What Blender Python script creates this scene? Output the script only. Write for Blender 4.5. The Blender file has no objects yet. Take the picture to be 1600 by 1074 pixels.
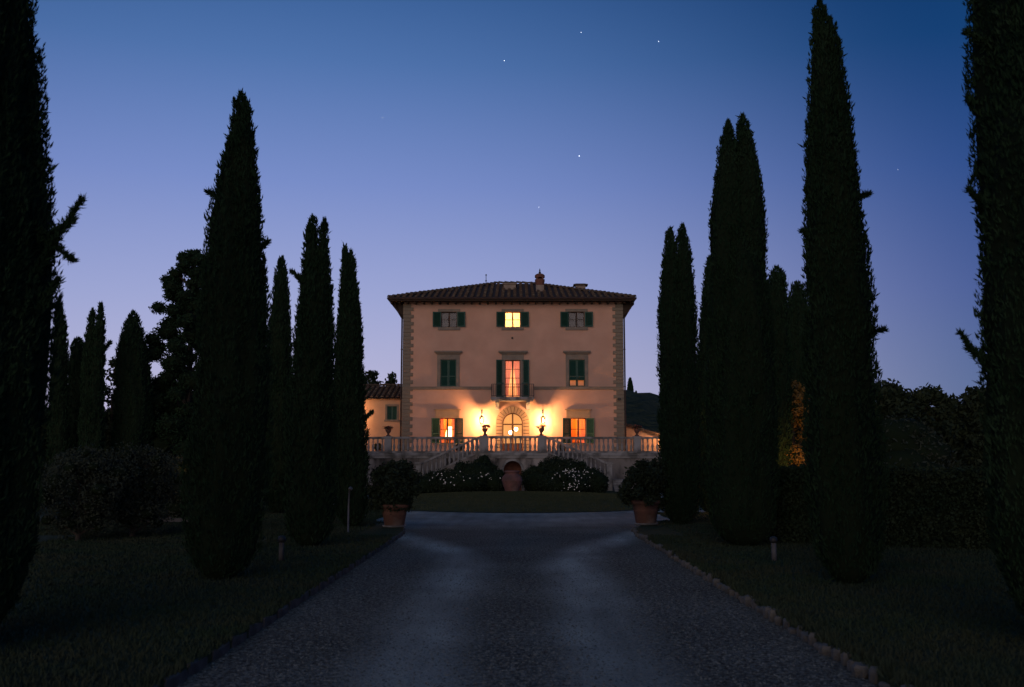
import bpy, math, random
import numpy as np
from mathutils import Vector, Matrix

S = bpy.context.scene
COL = S.collection
R = math.radians
rng = np.random.default_rng(7)
random.seed(7)

# ------------------------------------------------------------------ camera
FPX = 1555.0
TILT = math.atan(184 / FPX)
YAW = R(0.2)
CAMH = 1.6
cam = bpy.data.cameras.new('camera')
cam.sensor_width = 36
cam.lens = 36 * FPX / 1600
cam.clip_end = 20000
cam.dof.use_dof = True
cam.dof.focus_distance = 60
cam.dof.aperture_fstop = 2.8
camo = bpy.data.objects.new('camera', cam)
COL.objects.link(camo)
camo.location = (0, 0, CAMH)
camo.rotation_euler = (math.pi / 2 + TILT, 0, YAW)
S.camera = camo
_cm = Matrix.Rotation(YAW, 3, 'Z') @ Matrix.Rotation(math.pi / 2 + TILT, 3, 'X')


def at(px, py, Y):
    """world point at depth Y seen at photo pixel (px, py)"""
    d = _cm @ Vector((px - 800, 537 - py, -FPX))
    k = Y / d.y
    return Vector((d.x * k, Y, CAMH + d.z * k))


# ------------------------------------------------------------------ sky
SUN_EL, SUN_ROT = -3.0, -40.0
w = bpy.data.worlds.new('World')
S.world = w
w.use_nodes = True
nt = w.node_tree
nt.nodes.clear()
N = nt.nodes.new
L = nt.links.new
out = N('ShaderNodeOutputWorld')
add = N('ShaderNodeAddShader')
bg1 = N('ShaderNodeBackground')
bg2 = N('ShaderNodeBackground')
sky = N('ShaderNodeTexSky')
sky.sky_type = 'NISHITA'
sky.sun_disc = False
sky.sun_elevation = R(SUN_EL)
sky.sun_rotation = R(SUN_ROT)
sky.ozone_density = 3
L(sky.outputs[0], bg1.inputs[0])
bg1.inputs[1].default_value = 0.1
# dusk gradient: lavender at the horizon, deep blue overhead, paler towards the set sun
tc = N('ShaderNodeTexCoord')
nrm = N('ShaderNodeVectorMath'); nrm.operation = 'NORMALIZE'
L(tc.outputs['Generated'], nrm.inputs[0])
sep = N('ShaderNodeSeparateXYZ')
L(nrm.outputs[0], sep.inputs[0])


def ramp(stops):
    r = N('ShaderNodeValToRGB')
    el = r.color_ramp.elements
    while len(el) > 1:
        el.remove(el[-1])
    for i, (p, c) in enumerate(stops):
        e = el[0] if i == 0 else el.new(p)
        e.position = p
        e.color = (*c, 1)
    return r


def s2l(r, g, b):
    f = lambda v: (v / 255 / 12.92) if v / 255 <= 0.04045 else ((v / 255 + 0.055) / 1.055) ** 2.4
    return (f(r), f(g), f(b))


# position = sin(elevation)
bright = ramp([(0.0, s2l(190, 174, 206)), (0.07, s2l(182, 180, 213)), (0.16, s2l(158, 166, 210)), (0.27, s2l(124, 144, 202)),
               (0.38, s2l(88, 124, 182)), (0.50, s2l(50, 98, 158)), (0.75, s2l(34, 82, 130)), (1.0, s2l(28, 72, 114))])
dark = ramp([(0.0, s2l(88, 104, 142)), (0.07, s2l(76, 100, 146)), (0.16, s2l(66, 88, 146)), (0.27, s2l(44, 76, 136)),
             (0.38, s2l(18, 62, 114)), (0.50, s2l(10, 50, 98)), (0.75, s2l(20, 64, 104)), (1.0, s2l(26, 70, 110))])
L(sep.outputs['Z'], bright.inputs[0])
L(sep.outputs['Z'], dark.inputs[0])
dot = N('ShaderNodeVectorMath'); dot.operation = 'DOT_PRODUCT'
L(nrm.outputs[0], dot.inputs[0])
az = R(-14)
dot.inputs[1].default_value = (math.sin(az), math.cos(az), 0)
mr = N('ShaderNodeMapRange')
mr.interpolation_type = 'SMOOTHSTEP'
mr.inputs['From Min'].default_value = 0.72
mr.inputs['From Max'].default_value = 1.02
L(dot.outputs['Value'], mr.inputs['Value'])
mx = N('ShaderNodeMix'); mx.data_type = 'RGBA'
L(mr.outputs[0], mx.inputs['Factor'])
L(dark.outputs[0], mx.inputs['A'])
L(bright.outputs[0], mx.inputs['B'])
L(mx.outputs['Result'], bg2.inputs[0])
bg2.inputs[1].default_value = 1.0
L(bg1.outputs[0], add.inputs[0])
L(bg2.outputs[0], add.inputs[1])
L(add.outputs[0], out.inputs[0])

# the last afterglow of the sky behind the camera: one very wide, weak sun
sl = bpy.data.lights.new('afterglow', 'SUN')
sl.energy = 1.25
sl.angle = R(60)
sl.color = (1.0, 0.75, 0.60)
so = bpy.data.objects.new('afterglow', sl)
COL.objects.link(so)
so.rotation_euler = Vector((0.2, 1.0, -0.06)).to_track_quat('-Z', 'Y').to_euler()

S.view_settings.view_transform = 'Standard'
S.view_settings.look = 'None'
S.view_settings.exposure = 0
S.view_settings.gamma = 1
S.cycles.max_bounces = 6
S.cycles.transparent_max_bounces = 16
S.cycles.caustics_reflective = False
S.cycles.caustics_refractive = False
S.cycles.use_denoising = True
S.cycles.sample_clamp_indirect = 4


# ------------------------------------------------------------------ helpers
def tag(o, label=None, cat=None, group=None, kind=None):
    if label: o['label'] = label
    if cat: o['category'] = cat
    if group: o['group'] = group
    if kind: o['kind'] = kind
    return o


def empty(name, loc, label=None, cat=None, group=None, rz=0):
    o = bpy.data.objects.new(name, None)
    COL.objects.link(o)
    o.location = loc
    o.rotation_euler = (0, 0, rz)
    o.empty_display_size = 0.2
    o['kind'] = 'thing'
    return tag(o, label, cat, group)


def link(name, me, parent=None, loc=None):
    """link a mesh whose vertices are in world coordinates when parent/loc are plain translations"""
    o = bpy.data.objects.new(name, me)
    COL.objects.link(o)
    if parent is not None:
        o.parent = parent
    if loc is not None:
        o.location = loc
    return o


def world_off(parent):
    v = Vector((0, 0, 0))
    p = parent
    while p is not None:
        v += p.location
        p = p.parent
    return v


def np_mesh(name, V, F, mat, smooth=False):
    """F: array (m,k) of equal-sized faces, or list of such arrays"""
    if not isinstance(F, list):
        F = [F]
    F = [np.asarray(f, dtype=np.int32) for f in F if len(f)]
    me = bpy.data.meshes.new(name)
    V = np.asarray(V, dtype=np.float32)
    me.vertices.add(len(V))
    me.vertices.foreach_set('co', V.ravel())
    nl = sum(f.size for f in F)
    nf = sum(len(f) for f in F)
    me.loops.add(nl)
    me.loops.foreach_set('vertex_index', np.concatenate([f.ravel() for f in F]))
    me.polygons.add(nf)
    starts, c = [], 0
    for f in F:
        k = f.shape[1]
        starts.append(c + np.arange(len(f)) * k)
        c += f.size
    me.polygons.foreach_set('loop_start', np.concatenate(starts).astype(np.int32))
    if smooth:
        me.polygons.foreach_set('use_smooth', np.ones(nf, dtype=bool))
    me.update(calc_edges=True)
    me.validate()
    me.materials.append(mat)
    return me


class MB:
    def __init__(self):
        self.v, self.f = [], []

    def add(self, vs, fs):
        o = len(self.v)
        self.v += [tuple(p) for p in vs]
        self.f += [tuple(i + o for i in f) for f in fs]
        return self

    def box(self, x0, x1, y0, y1, z0, z1):
        if x0 > x1: x0, x1 = x1, x0
        if y0 > y1: y0, y1 = y1, y0
        if z0 > z1: z0, z1 = z1, z0
        vs = [(x0, y0, z0), (x1, y0, z0), (x1, y1, z0), (x0, y1, z0), (x0, y0, z1), (x1, y0, z1), (x1, y1, z1), (x0, y1, z1)]
        return self.add(vs, [(0, 3, 2, 1), (4, 5, 6, 7), (0, 1, 5, 4), (1, 2, 6, 5), (2, 3, 7, 6), (3, 0, 4, 7)])

    def prism(self, poly, y0, y1):
        """polygon in XZ (counter-clockwise seen from -Y), extruded along Y"""
        n = len(poly)
        vs = [(x, y0, z) for x, z in poly] + [(x, y1, z) for x, z in poly]
        fs = [tuple(range(n)), tuple(reversed(range(n, 2 * n)))]
        for i in range(n):
            j = (i + 1) % n
            fs.append((j, i, i + n, j + n))
        return self.add(vs, fs)

    def tube(self, pts, rad, seg=8, cap=True):
        pts = [Vector(p) for p in pts]
        if not hasattr(rad, '__len__'): rad = [rad] * len(pts)
        o = len(self.v)
        up = Vector((0.13, 0.21, 0.97))
        for i, p in enumerate(pts):
            d = (pts[min(i + 1, len(pts) - 1)] - pts[max(i - 1, 0)]).normalized()
            a = d.cross(up)
            if a.length < 1e-3: a = d.cross(Vector((1, 0, 0)))
            a.normalize()
            b = d.cross(a)
            for k in range(seg):
                t = 2 * math.pi * k / seg
                self.v.append(tuple(p + (a * math.cos(t) + b * math.sin(t)) * rad[i]))
        for i in range(len(pts) - 1):
            for k in range(seg):
                k2 = (k + 1) % seg
                self.f.append((o + i * seg + k, o + i * seg + k2, o + (i + 1) * seg + k2, o + (i + 1) * seg + k))
        if cap:
            self.f.append(tuple(o + k for k in range(seg)))
            self.f.append(tuple(o + (len(pts) - 1) * seg + k for k in reversed(range(seg))))
        return self

    def lathe(self, prof, cx=0, cy=0, cz=0, seg=16, cap=True):
        o = len(self.v)
        for r, z in prof:
            for k in range(seg):
                t = 2 * math.pi * k / seg
                self.v.append((cx + r * math.cos(t), cy + r * math.sin(t), cz + z))
        for i in range(len(prof) - 1):
            for k in range(seg):
                k2 = (k + 1) % seg
                self.f.append((o + i * seg + k, o + i * seg + k2, o + (i + 1) * seg + k2, o + (i + 1) * seg + k))
        if cap:
            self.f.append(tuple(o + k for k in reversed(range(seg))))
            self.f.append(tuple(o + (len(prof) - 1) * seg + k for k in range(seg)))
        return self

    def mesh(self, name, mat, smooth=False, off=None):
        me = bpy.data.meshes.new(name)
        vs = self.v if off is None else [(x - off[0], y - off[1], z - off[2]) for x, y, z in self.v]
        me.from_pydata(vs, [], self.f)
        me.update()
        if smooth:
            me.polygons.foreach_set('use_smooth', [True] * len(me.polygons))
        me.materials.append(mat)
        return me

    def build(self, name, mat, parent=None, smooth=False):
        off = world_off(parent) if parent is not None else None
        return link(name, self.mesh(name, mat, smooth, off), parent)


# ------------------------------------------------------------------ materials
def mat(name, col, rough=0.8, col2=None, scale=3.0, detail=6, bump=0.0, bscale=30.0, spec=0.3, metal=0.0, stretch=None, lo=0.35, hi=0.65,
        col3=None, scale3=0.6, lo3=0.5, hi3=0.7, bdist=0.02):
    m = bpy.data.materials.new(name)
    m.use_nodes = True
    t = m.node_tree
    b = t.nodes['Principled BSDF']
    b.inputs['Roughness'].default_value = rough
    b.inputs['Specular IOR Level'].default_value = spec
    b.inputs['Metallic'].default_value = metal
    b.inputs['Base Color'].default_value = (*col, 1)
    tcn = t.nodes.new('ShaderNodeTexCoord')
    vec = tcn.outputs['Object']
    if stretch:
        mp = t.nodes.new('ShaderNodeMapping')
        mp.inputs['Scale'].default_value = stretch
        t.links.new(vec, mp.inputs[0])
        vec = mp.outputs[0]
    last = None
    if col2:
        n = t.nodes.new('ShaderNodeTexNoise')
        n.inputs['Scale'].default_value = scale
        n.inputs['Detail'].default_value = detail
        t.links.new(vec, n.inputs['Vector'])
        m1 = t.nodes.new('ShaderNodeMapRange')
        m1.inputs['From Min'].default_value = lo
        m1.inputs['From Max'].default_value = hi
        t.links.new(n.outputs['Fac'], m1.inputs['Value'])
        mixn = t.nodes.new('ShaderNodeMix'); mixn.data_type = 'RGBA'
        mixn.inputs['A'].default_value = (*col, 1)
        mixn.inputs['B'].default_value = (*col2, 1)
        t.links.new(m1.outputs[0], mixn.inputs['Factor'])
        last = mixn.outputs['Result']
        if col3:
            n3 = t.nodes.new('ShaderNodeTexNoise')
            n3.inputs['Scale'].default_value = scale3
            n3.inputs['Detail'].default_value = 5
            t.links.new(vec, n3.inputs['Vector'])
            m3 = t.nodes.new('ShaderNodeMapRange')
            m3.inputs['From Min'].default_value = lo3
            m3.inputs['From Max'].default_value = hi3
            t.links.new(n3.outputs['Fac'], m3.inputs['Value'])
            mix3 = t.nodes.new('ShaderNodeMix'); mix3.data_type = 'RGBA'
            t.links.new(last, mix3.inputs['A'])
            mix3.inputs['B'].default_value = (*col3, 1)
            t.links.new(m3.outputs[0], mix3.inputs['Factor'])
            last = mix3.outputs['Result']
        t.links.new(last, b.inputs['Base Color'])
    if bump:
        nb = t.nodes.new('ShaderNodeTexNoise')
        nb.inputs['Scale'].default_value = bscale
        nb.inputs['Detail'].default_value = 6
        t.links.new(vec, nb.inputs['Vector'])
        bp = t.nodes.new('ShaderNodeBump')
        bp.inputs['Strength'].default_value = bump
        bp.inputs['Distance'].default_value = bdist
        t.links.new(nb.outputs['Fac'], bp.inputs['Height'])
        t.links.new(bp.outputs[0], b.inputs['Normal'])
    return m


def emis(name, col, st):
    m = bpy.data.materials.new(name)
    m.use_nodes = True
    b = m.node_tree.nodes['Principled BSDF']
    b.inputs['Base Color'].default_value = (*col, 1)
    b.inputs['Emission Color'].default_value = (*col, 1)
    b.inputs['Emission Strength'].default_value = st
    return m


def thin_glass(name):
    m = bpy.data.materials.new(name)
    m.use_nodes = True
    t = m.node_tree
    t.nodes.clear()
    o = t.nodes.new('ShaderNodeOutputMaterial')
    tr = t.nodes.new('ShaderNodeBsdfTransparent')
    tr.inputs[0].default_value = (0.93, 0.93, 0.9, 1)
    gl = t.nodes.new('ShaderNodeBsdfGlossy')
    gl.inputs['Roughness'].default_value = 0.03
    fr = t.nodes.new('ShaderNodeFresnel')
    mi = t.nodes.new('ShaderNodeMixShader')
    t.links.new(fr.outputs[0], mi.inputs[0])
    t.links.new(tr.outputs[0], mi.inputs[1])
    t.links.new(gl.outputs[0], mi.inputs[2])
    t.links.new(mi.outputs[0], o.inputs[0])
    return m


def cloth(name, col):
    m = bpy.data.materials.new(name)
    m.use_nodes = True
    t = m.node_tree
    t.nodes.clear()
    o = t.nodes.new('ShaderNodeOutputMaterial')
    a = t.nodes.new('ShaderNodeBsdfDiffuse')
    b = t.nodes.new('ShaderNodeBsdfTranslucent')
    a.inputs[0].default_value = (*col, 1)
    b.inputs[0].default_value = (*col, 1)
    mi = t.nodes.new('ShaderNodeMixShader')
    mi.inputs[0].default_value = 0.5
    t.links.new(a.outputs[0], mi.inputs[1])
    t.links.new(b.outputs[0], mi.inputs[2])
    t.links.new(mi.outputs[0], o.inputs[0])
    return m


M = {}
M['grass'] = mat('grass', (0.034, 0.05, 0.022), 0.95, (0.05, 0.058, 0.028), 1.6, 8, 0.8, 40, col3=(0.046, 0.042, 0.024), scale3=0.5, lo3=0.55, hi3=0.8, bdist=0.04, spec=0.1)
M['lawn'] = mat('lawn_grass', (0.055, 0.07, 0.035), 0.95, (0.07, 0.08, 0.04), 2.2, 8, 0.8, 40, bdist=0.03, spec=0.05)
M['blade'] = mat('grass_blade', (0.026, 0.046, 0.026), 0.95, (0.04, 0.05, 0.03), 0.9, 4, spec=0.1)
M['plaster'] = mat('plaster', (0.58, 0.358, 0.25), 0.92, (0.51, 0.31, 0.215), 0.9, 8, 0.25, 14, spec=0.15, col3=(0.45, 0.30, 0.21), scale3=0.35, lo3=0.5, hi3=0.75)
M['plaster2'] = mat('annex_plaster', (0.56, 0.36, 0.22), 0.92, (0.50, 0.31, 0.19), 0.9, 8, 0.25, 14, spec=0.15)
M['serena'] = mat('grey_sandstone', (0.24, 0.205, 0.155), 0.9, (0.19, 0.165, 0.13), 3.5, 6, 0.5, 25, spec=0.2)
M['quoin'] = mat('quoin_stone', (0.225, 0.19, 0.135), 0.9, (0.18, 0.155, 0.115), 1.3, 6, 0.5, 20, spec=0.2)
M['arch'] = mat('arch_stone', (0.38, 0.27, 0.16), 0.9, (0.31, 0.22, 0.135), 2.5, 6, 0.5, 25, spec=0.2)
M['joint'] = mat('mortar_joint', (0.05, 0.032, 0.02), 0.95)
M['stone'] = mat('balustrade_stone', (0.29, 0.29, 0.275), 0.92, (0.12, 0.12, 0.11), 1.8, 8, 0.6, 22, spec=0.2, lo=0.42, hi=0.62)
M['wall'] = mat('retaining_wall', (0.20, 0.185, 0.165), 0.95, (0.055, 0.052, 0.048), 1.0, 8, 0.8, 9, spec=0.15, stretch=(1, 1, 0.4), lo=0.44, hi=0.58, col3=(0.34, 0.32, 0.29), scale3=0.9, lo3=0.54, hi3=0.64, bdist=0.05)
M['green'] = mat('shutter_green', (0.012, 0.055, 0.038), 0.55, (0.018, 0.07, 0.048), 5, 4, spec=0.35)
M['wood'] = mat('brown_wood', (0.16, 0.06, 0.025), 0.6, (0.11, 0.042, 0.018), 6, 4, 0.2, 40)
M['darkwood'] = mat('eave_wood', (0.045, 0.032, 0.02), 0.85, (0.03, 0.02, 0.014), 4, 4, 0.2, 20)
M['tile'] = mat('roof_tile', (0.115, 0.078, 0.055), 0.95, (0.06, 0.048, 0.038), 2.6, 6, 0.5, 18, spec=0.08, col3=(0.17, 0.15, 0.11), scale3=5.0, lo3=0.55, hi3=0.66)
M['pan'] = mat('roof_pan', (0.06, 0.04, 0.032), 0.95, (0.04, 0.03, 0.025), 3)
M['copper'] = mat('downpipe', (0.05, 0.03, 0.022), 0.6, (0.035, 0.022, 0.018), 3)
M['iron'] = mat('wrought_iron', (0.02, 0.022, 0.022), 0.55, (0.03, 0.028, 0.025), 12, spec=0.4)
M['chim'] = mat('chimney_render', (0.30, 0.24, 0.18), 0.95, (0.20, 0.16, 0.13), 3, 6, 0.4, 20)
M['brick'] = mat('chimney_brick', (0.20, 0.085, 0.055), 0.95, (0.13, 0.06, 0.045), 5, 6, 0.5, 25)
M['terra'] = mat('terracotta', (0.14, 0.068, 0.045), 0.92, (0.08, 0.046, 0.034), 3, 8, 0.4, 25, col3=(0.2, 0.15, 0.12), scale3=1.8, lo3=0.55, hi3=0.75)
M['jar'] = mat('jar_clay', (0.19, 0.09, 0.078), 0.9, (0.10, 0.06, 0.052), 2.5, 8, 0.4, 18, col3=(0.22, 0.16, 0.14), scale3=1.5, lo3=0.55, hi3=0.75)
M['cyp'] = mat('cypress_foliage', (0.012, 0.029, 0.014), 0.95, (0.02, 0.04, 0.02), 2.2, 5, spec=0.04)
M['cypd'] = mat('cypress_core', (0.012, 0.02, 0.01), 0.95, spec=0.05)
M['bark'] = mat('bark', (0.06, 0.05, 0.04), 0.95, (0.035, 0.03, 0.025), 12, 6, 0.8, 30, stretch=(1, 1, 0.3))
M['leaf'] = mat('oak_leaves', (0.018, 0.03, 0.014), 0.85, (0.03, 0.042, 0.02), 1.2, 4, spec=0.15)
M['olive'] = mat('olive_leaves', (0.04, 0.052, 0.036), 0.9, (0.026, 0.036, 0.024), 2.5, 4, spec=0.2)
M['lamptint'] = mat('lamp_tinted_leaves', (0.20, 0.12, 0.03), 0.7, (0.13, 0.085, 0.025), 2.0, 4, spec=0.2)  # amber of the lamp light put into the leaf colour
M['shrub'] = mat('shrub_leaves', (0.014, 0.026, 0.013), 0.8, (0.024, 0.036, 0.018), 3, 4, spec=0.2)
M['hedge'] = mat('hedge_leaves', (0.016, 0.032, 0.015), 0.85, (0.028, 0.042, 0.02), 2, 5, spec=0.15)
M['petal'] = mat('white_petals', (0.85, 0.85, 0.82), 0.6)
M['redpetal'] = mat('geranium_petals', (0.35, 0.05, 0.04), 0.6, (0.45, 0.12, 0.08), 8)
M['edge'] = mat('edging_stone', (0.17, 0.16, 0.135), 0.95, (0.05, 0.048, 0.04), 3, 6, 0.7, 25, bdist=0.03)
M['edged'] = mat('dark_edging_stone', (0.10, 0.095, 0.09), 0.95, (0.05, 0.048, 0.045), 5, 6, 0.7, 25, bdist=0.03)
M['pebble'] = mat('pebbles', (0.22, 0.22, 0.18), 0.9, (0.06, 0.058, 0.048), 14, 3, spec=0.25, lo=0.42, hi=0.58)
M['pane'] = thin_glass('window_glass')
M['skytint'] = mat('sky_tint_backing', (0.05, 0.06, 0.08), 0.9, (0.035, 0.04, 0.055), 2)  # window backing, its blue-grey stands in for sky reflected in the glass
M['room'] = mat('room_paint', (0.82, 0.60, 0.34), 0.9, (0.74, 0.52, 0.29), 1.5)
M['roomp'] = mat('room_paint_rose', (0.72, 0.44, 0.32), 0.9, (0.66, 0.38, 0.28), 1.5)
M['roomo'] = mat('room_paint_ochre', (0.72, 0.33, 0.10), 0.9, (0.6, 0.25, 0.08), 1.5)
M['curtain'] = cloth('curtain_cream', (0.85, 0.62, 0.42))
M['curtainr'] = cloth('curtain_rose', (0.66, 0.33, 0.28))
M['curtaino'] = cloth('curtain_orange', (0.85, 0.32, 0.06))
M['shade'] = emis('lamp_shade', (1.0, 0.62, 0.25), 7.0)
M['globe'] = emis('globe_lamp', (1.0, 0.72, 0.35), 16.0)
M['bulb'] = emis('lantern_bulb', (1.0, 0.72, 0.36), 90.0)
M['star'] = emis('star', (0.85, 0.9, 1.0), 3.0)
M['post'] = mat('weathered_post', (0.10, 0.095, 0.085), 0.9, (0.06, 0.055, 0.05), 8, 4, 0.4, 30)
M['greypost'] = mat('grey_bollard', (0.13, 0.13, 0.13), 0.7, (0.09, 0.09, 0.09), 9)
M['wood_unlit'] = mat('unlit_frame_wood', (0.05, 0.03, 0.02), 0.7, (0.04, 0.025, 0.018), 6)  # darker copy of the frame wood for unlit windows, shade in its colour
M['galv'] = mat('galvanised_pole', (0.17, 0.17, 0.17), 0.6, (0.12, 0.12, 0.125), 9, metal=0.6)
M['pink'] = mat('faded_pink_cap', (0.50, 0.20, 0.17), 0.6, (0.40, 0.16, 0.13), 9)
M['hill'] = mat('hill_scrub', (0.03, 0.042, 0.024), 0.95, (0.055, 0.065, 0.038), 0.12, 10, 1.0, 0.5, bdist=2.0, spec=0.05)
M['floor'] = mat('terrace_paving', (0.32, 0.24, 0.19), 0.9, (0.24, 0.18, 0.14), 2, 6, 0.3, 12)


def gravel_material():
    m = mat('gravel', (0.215, 0.22, 0.19), 0.95, (0.055, 0.053, 0.045), 24, 5, 1.0, 30, spec=0.1, lo=0.38, hi=0.60, bdist=0.07)
    t = m.node_tree
    b = t.nodes['Principled BSDF']
    src = b.inputs['Base Color'].links[0].from_socket
    tcn = t.nodes.new('ShaderNodeTexCoord')
    sp = t.nodes.new('ShaderNodeSeparateXYZ')
    t.links.new(tcn.outputs['Object'], sp.inputs[0])
    wob = t.nodes.new('ShaderNodeTexNoise')
    wob.inputs['Scale'].default_value = 0.16
    t.links.new(tcn.outputs['Object'], wob.inputs['Vector'])

    def math_(op, a, bv=None, c=None):
        n = t.nodes.new('ShaderNodeMath'); n.operation = op
        for i, v in enumerate((a, bv, c)):
            if v is None: continue
            if hasattr(v, 'is_output'): t.links.new(v, n.inputs[i])
            else: n.inputs[i].default_value = v
        return n.outputs[0]
    x = math_('ADD', sp.outputs['X'], math_('MULTIPLY', math_('SUBTRACT', wob.outputs['Fac'], 0.5), 0.9))
    fk = t.nodes.new('ShaderNodeMapRange')
    fk.interpolation_type = 'SMOOTHSTEP'
    fk.inputs['From Min'].default_value = 15.0
    fk.inputs['From Max'].default_value = 29.0
    fk.inputs['To Min'].default_value = 0.85
    fk.inputs['To Max'].default_value = 4.2
    t.links.new(sp.outputs['Y'], fk.inputs['Value'])
    d = math_('ABSOLUTE', math_('SUBTRACT', math_('ABSOLUTE', x), fk.outputs[0]))
    mk = t.nodes.new('ShaderNodeMapRange')
    mk.interpolation_type = 'SMOOTHSTEP'
    mk.inputs['From Min'].default_value = 0.75
    mk.inputs['From Max'].default_value = 0.0
    t.links.new(d, mk.inputs['Value'])
    n4 = t.nodes.new('ShaderNodeTexNoise')
    n4.inputs['Scale'].default_value = 1.2
    n4.inputs['Detail'].default_value = 6
    mp4 = t.nodes.new('ShaderNodeMapping')
    mp4.inputs['Scale'].default_value = (2.2, 0.28, 1)
    t.links.new(tcn.outputs['Object'], mp4.inputs[0])
    t.links.new(mp4.outputs[0], n4.inputs['Vector'])
    ct = t.nodes.new('ShaderNodeMapRange')
    ct.interpolation_type = 'SMOOTHSTEP'
    ct.inputs['From Min'].default_value = 22.0
    ct.inputs['From Max'].default_value = 29.0
    ct.inputs['To Max'].default_value = 0.75
    t.links.new(sp.outputs['Y'], ct.inputs['Value'])
    fac = math_('MULTIPLY', math_('MAXIMUM', mk.outputs[0], ct.outputs[0]), math_('MULTIPLY', n4.outputs['Fac'], 1.45))
    mi = t.nodes.new('ShaderNodeMix'); mi.data_type = 'RGBA'
    t.links.new(fac, mi.inputs['Factor'])
    t.links.new(src, mi.inputs['A'])
    mi.inputs['B'].default_value = (0.43, 0.46, 0.41, 1)
    # broad damp / dusty patches
    n5 = t.nodes.new('ShaderNodeTexNoise')
    n5.inputs['Scale'].default_value = 0.5
    n5.inputs['Detail'].default_value = 5
    t.links.new(tcn.outputs['Object'], n5.inputs['Vector'])
    m5 = t.nodes.new('ShaderNodeMapRange')
    m5.inputs['From Min'].default_value = 0.35
    m5.inputs['From Max'].default_value = 0.7
    m5.inputs['To Min'].default_value = 0.75
    m5.inputs['To Max'].default_value = 1.2
    t.links.new(n5.outputs['Fac'], m5.inputs['Value'])
    vm = t.nodes.new('ShaderNodeVectorMath'); vm.operation = 'SCALE'
    t.links.new(mi.outputs['Result'], vm.inputs[0])
    t.links.new(m5.outputs[0], vm.inputs['Scale'])
    t.links.new(vm.outputs[0], b.inputs['Base Color'])
    return m


M['gravel'] = gravel_material()


# ------------------------------------------------------------------ noise
def vnoise(P, seed=0):
    """cheap smooth value noise on (n,3) points, range 0..1"""
    P = np.asarray(P, dtype=np.float64)
    i = np.floor(P).astype(np.int64)
    f = P - i
    f = f * f * (3 - 2 * f)
    r = 0
    for dx in (0, 1):
        for dy in (0, 1):
            for dz in (0, 1):
                h = ((i[:, 0] + dx) * 374761393 + (i[:, 1] + dy) * 668265263 + (i[:, 2] + dz) * 2147483647 + seed * 9973) & 0xffffffff
                h = ((h ^ (h >> 13)) * 1274126177) & 0xffffffff
                h = ((h ^ (h >> 16)) & 0xffff) / 65535.0
                r = r + h * np.where(dx, f[:, 0], 1 - f[:, 0]) * np.where(dy, f[:, 1], 1 - f[:, 1]) * np.where(dz, f[:, 2], 1 - f[:, 2])
    return r


# ================================================================== GROUND
me = MB()
n = 40
g = []
me.add([(-900, -60, -0.02), (900, -60, -0.02), (900, 1500, -0.02), (-900, 1500, -0.02)], [(0, 1, 2, 3)])
tag(me.build('ground', M['grass']), kind='structure')


def sheet(poly, z, name, m_):
    b = MB()
    b.add([(x, y, z) for x, y in poly], [tuple(range(len(poly)))])
    return tag(b.build(name, m_), kind='structure')


RL, RR = -2.45, 2.62     # driveway edges


GX, GY, GRX, GRY = 0.1, 42.0, 8.6, 17.5     # gravel ring round the lawn


def verge_edge(side):
    """inner edge of a grass verge: straight, then curving away round the gravel court"""
    e = RL if side < 0 else RR
    pts = [(e, -14), (e, 21.4), (e + side * .03, 22.4), (e + side * .12, 23.3), (e + side * .35, 24.2), (e + side * .75, 25.1)]
    for k in range(0, 15):
        x = 3.9 + (GRX - 3.9) * math.sin(k / 14 * math.pi / 2)
        pts.append((GX + side * x, GY - GRY * math.sqrt(max(0, 1 - (x / GRX) ** 2))))
    pts.append((GX + side * (GRX + .02), 56.2))
    return pts


sheet([(GX + 8.9, 20), (GX + 8.9, 57), (GX - 8.9, 57), (GX - 8.9, 20), (-3.2, 20), (-3.2, -14), (3.2, -14), (3.2, 20)], 0.0, 'driveway', M['gravel'])
VL = verge_edge(-1)
VR = verge_edge(1)
for side, E_ in ((-1, VL), (1, VR)):
    xo = 60 * side
    poly = E_ + [(xo, E_[-1][1]), (xo, -14)]
    if side < 0: poly = poly[::-1]
    b = MB()
    nP = len(poly)
    b.add([(x, y, 0.07) for x, y in poly] + [(x, y, -0.01) for x, y in poly],
          [tuple(reversed(range(nP)))] + [((i + 1) % nP, i, i + nP, (i + 1) % nP + nP) for i in range(nP)])
    tag(b.build('lawn_verge', M['grass']), kind='structure')

def blades(n, xa, xb, ya, yb, h0, h1, z0=0.07, wd=0.006):
    q = rng.random(n)
    Y = ya * (yb / ya) ** q
    X = rng.uniform(xa, xb, n)
    a = rng.uniform(0, 6.28, n)
    h = rng.uniform(h0, h1, n)
    w_ = wd * (0.7 + Y / 10)
    dx, dy = np.cos(a) * w_, np.sin(a) * w_
    lx, ly = rng.normal(0, .35, n) * h, rng.normal(0, .35, n) * h
    V = np.zeros((n, 3, 3))
    V[:, 0] = np.stack([X - dx, Y - dy, np.full(n, z0)], 1)
    V[:, 1] = np.stack([X + dx, Y + dy, np.full(n, z0)], 1)
    V[:, 2] = np.stack([X + lx, Y + ly, z0 + h], 1)
    return V.reshape(-1, 3)


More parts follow.
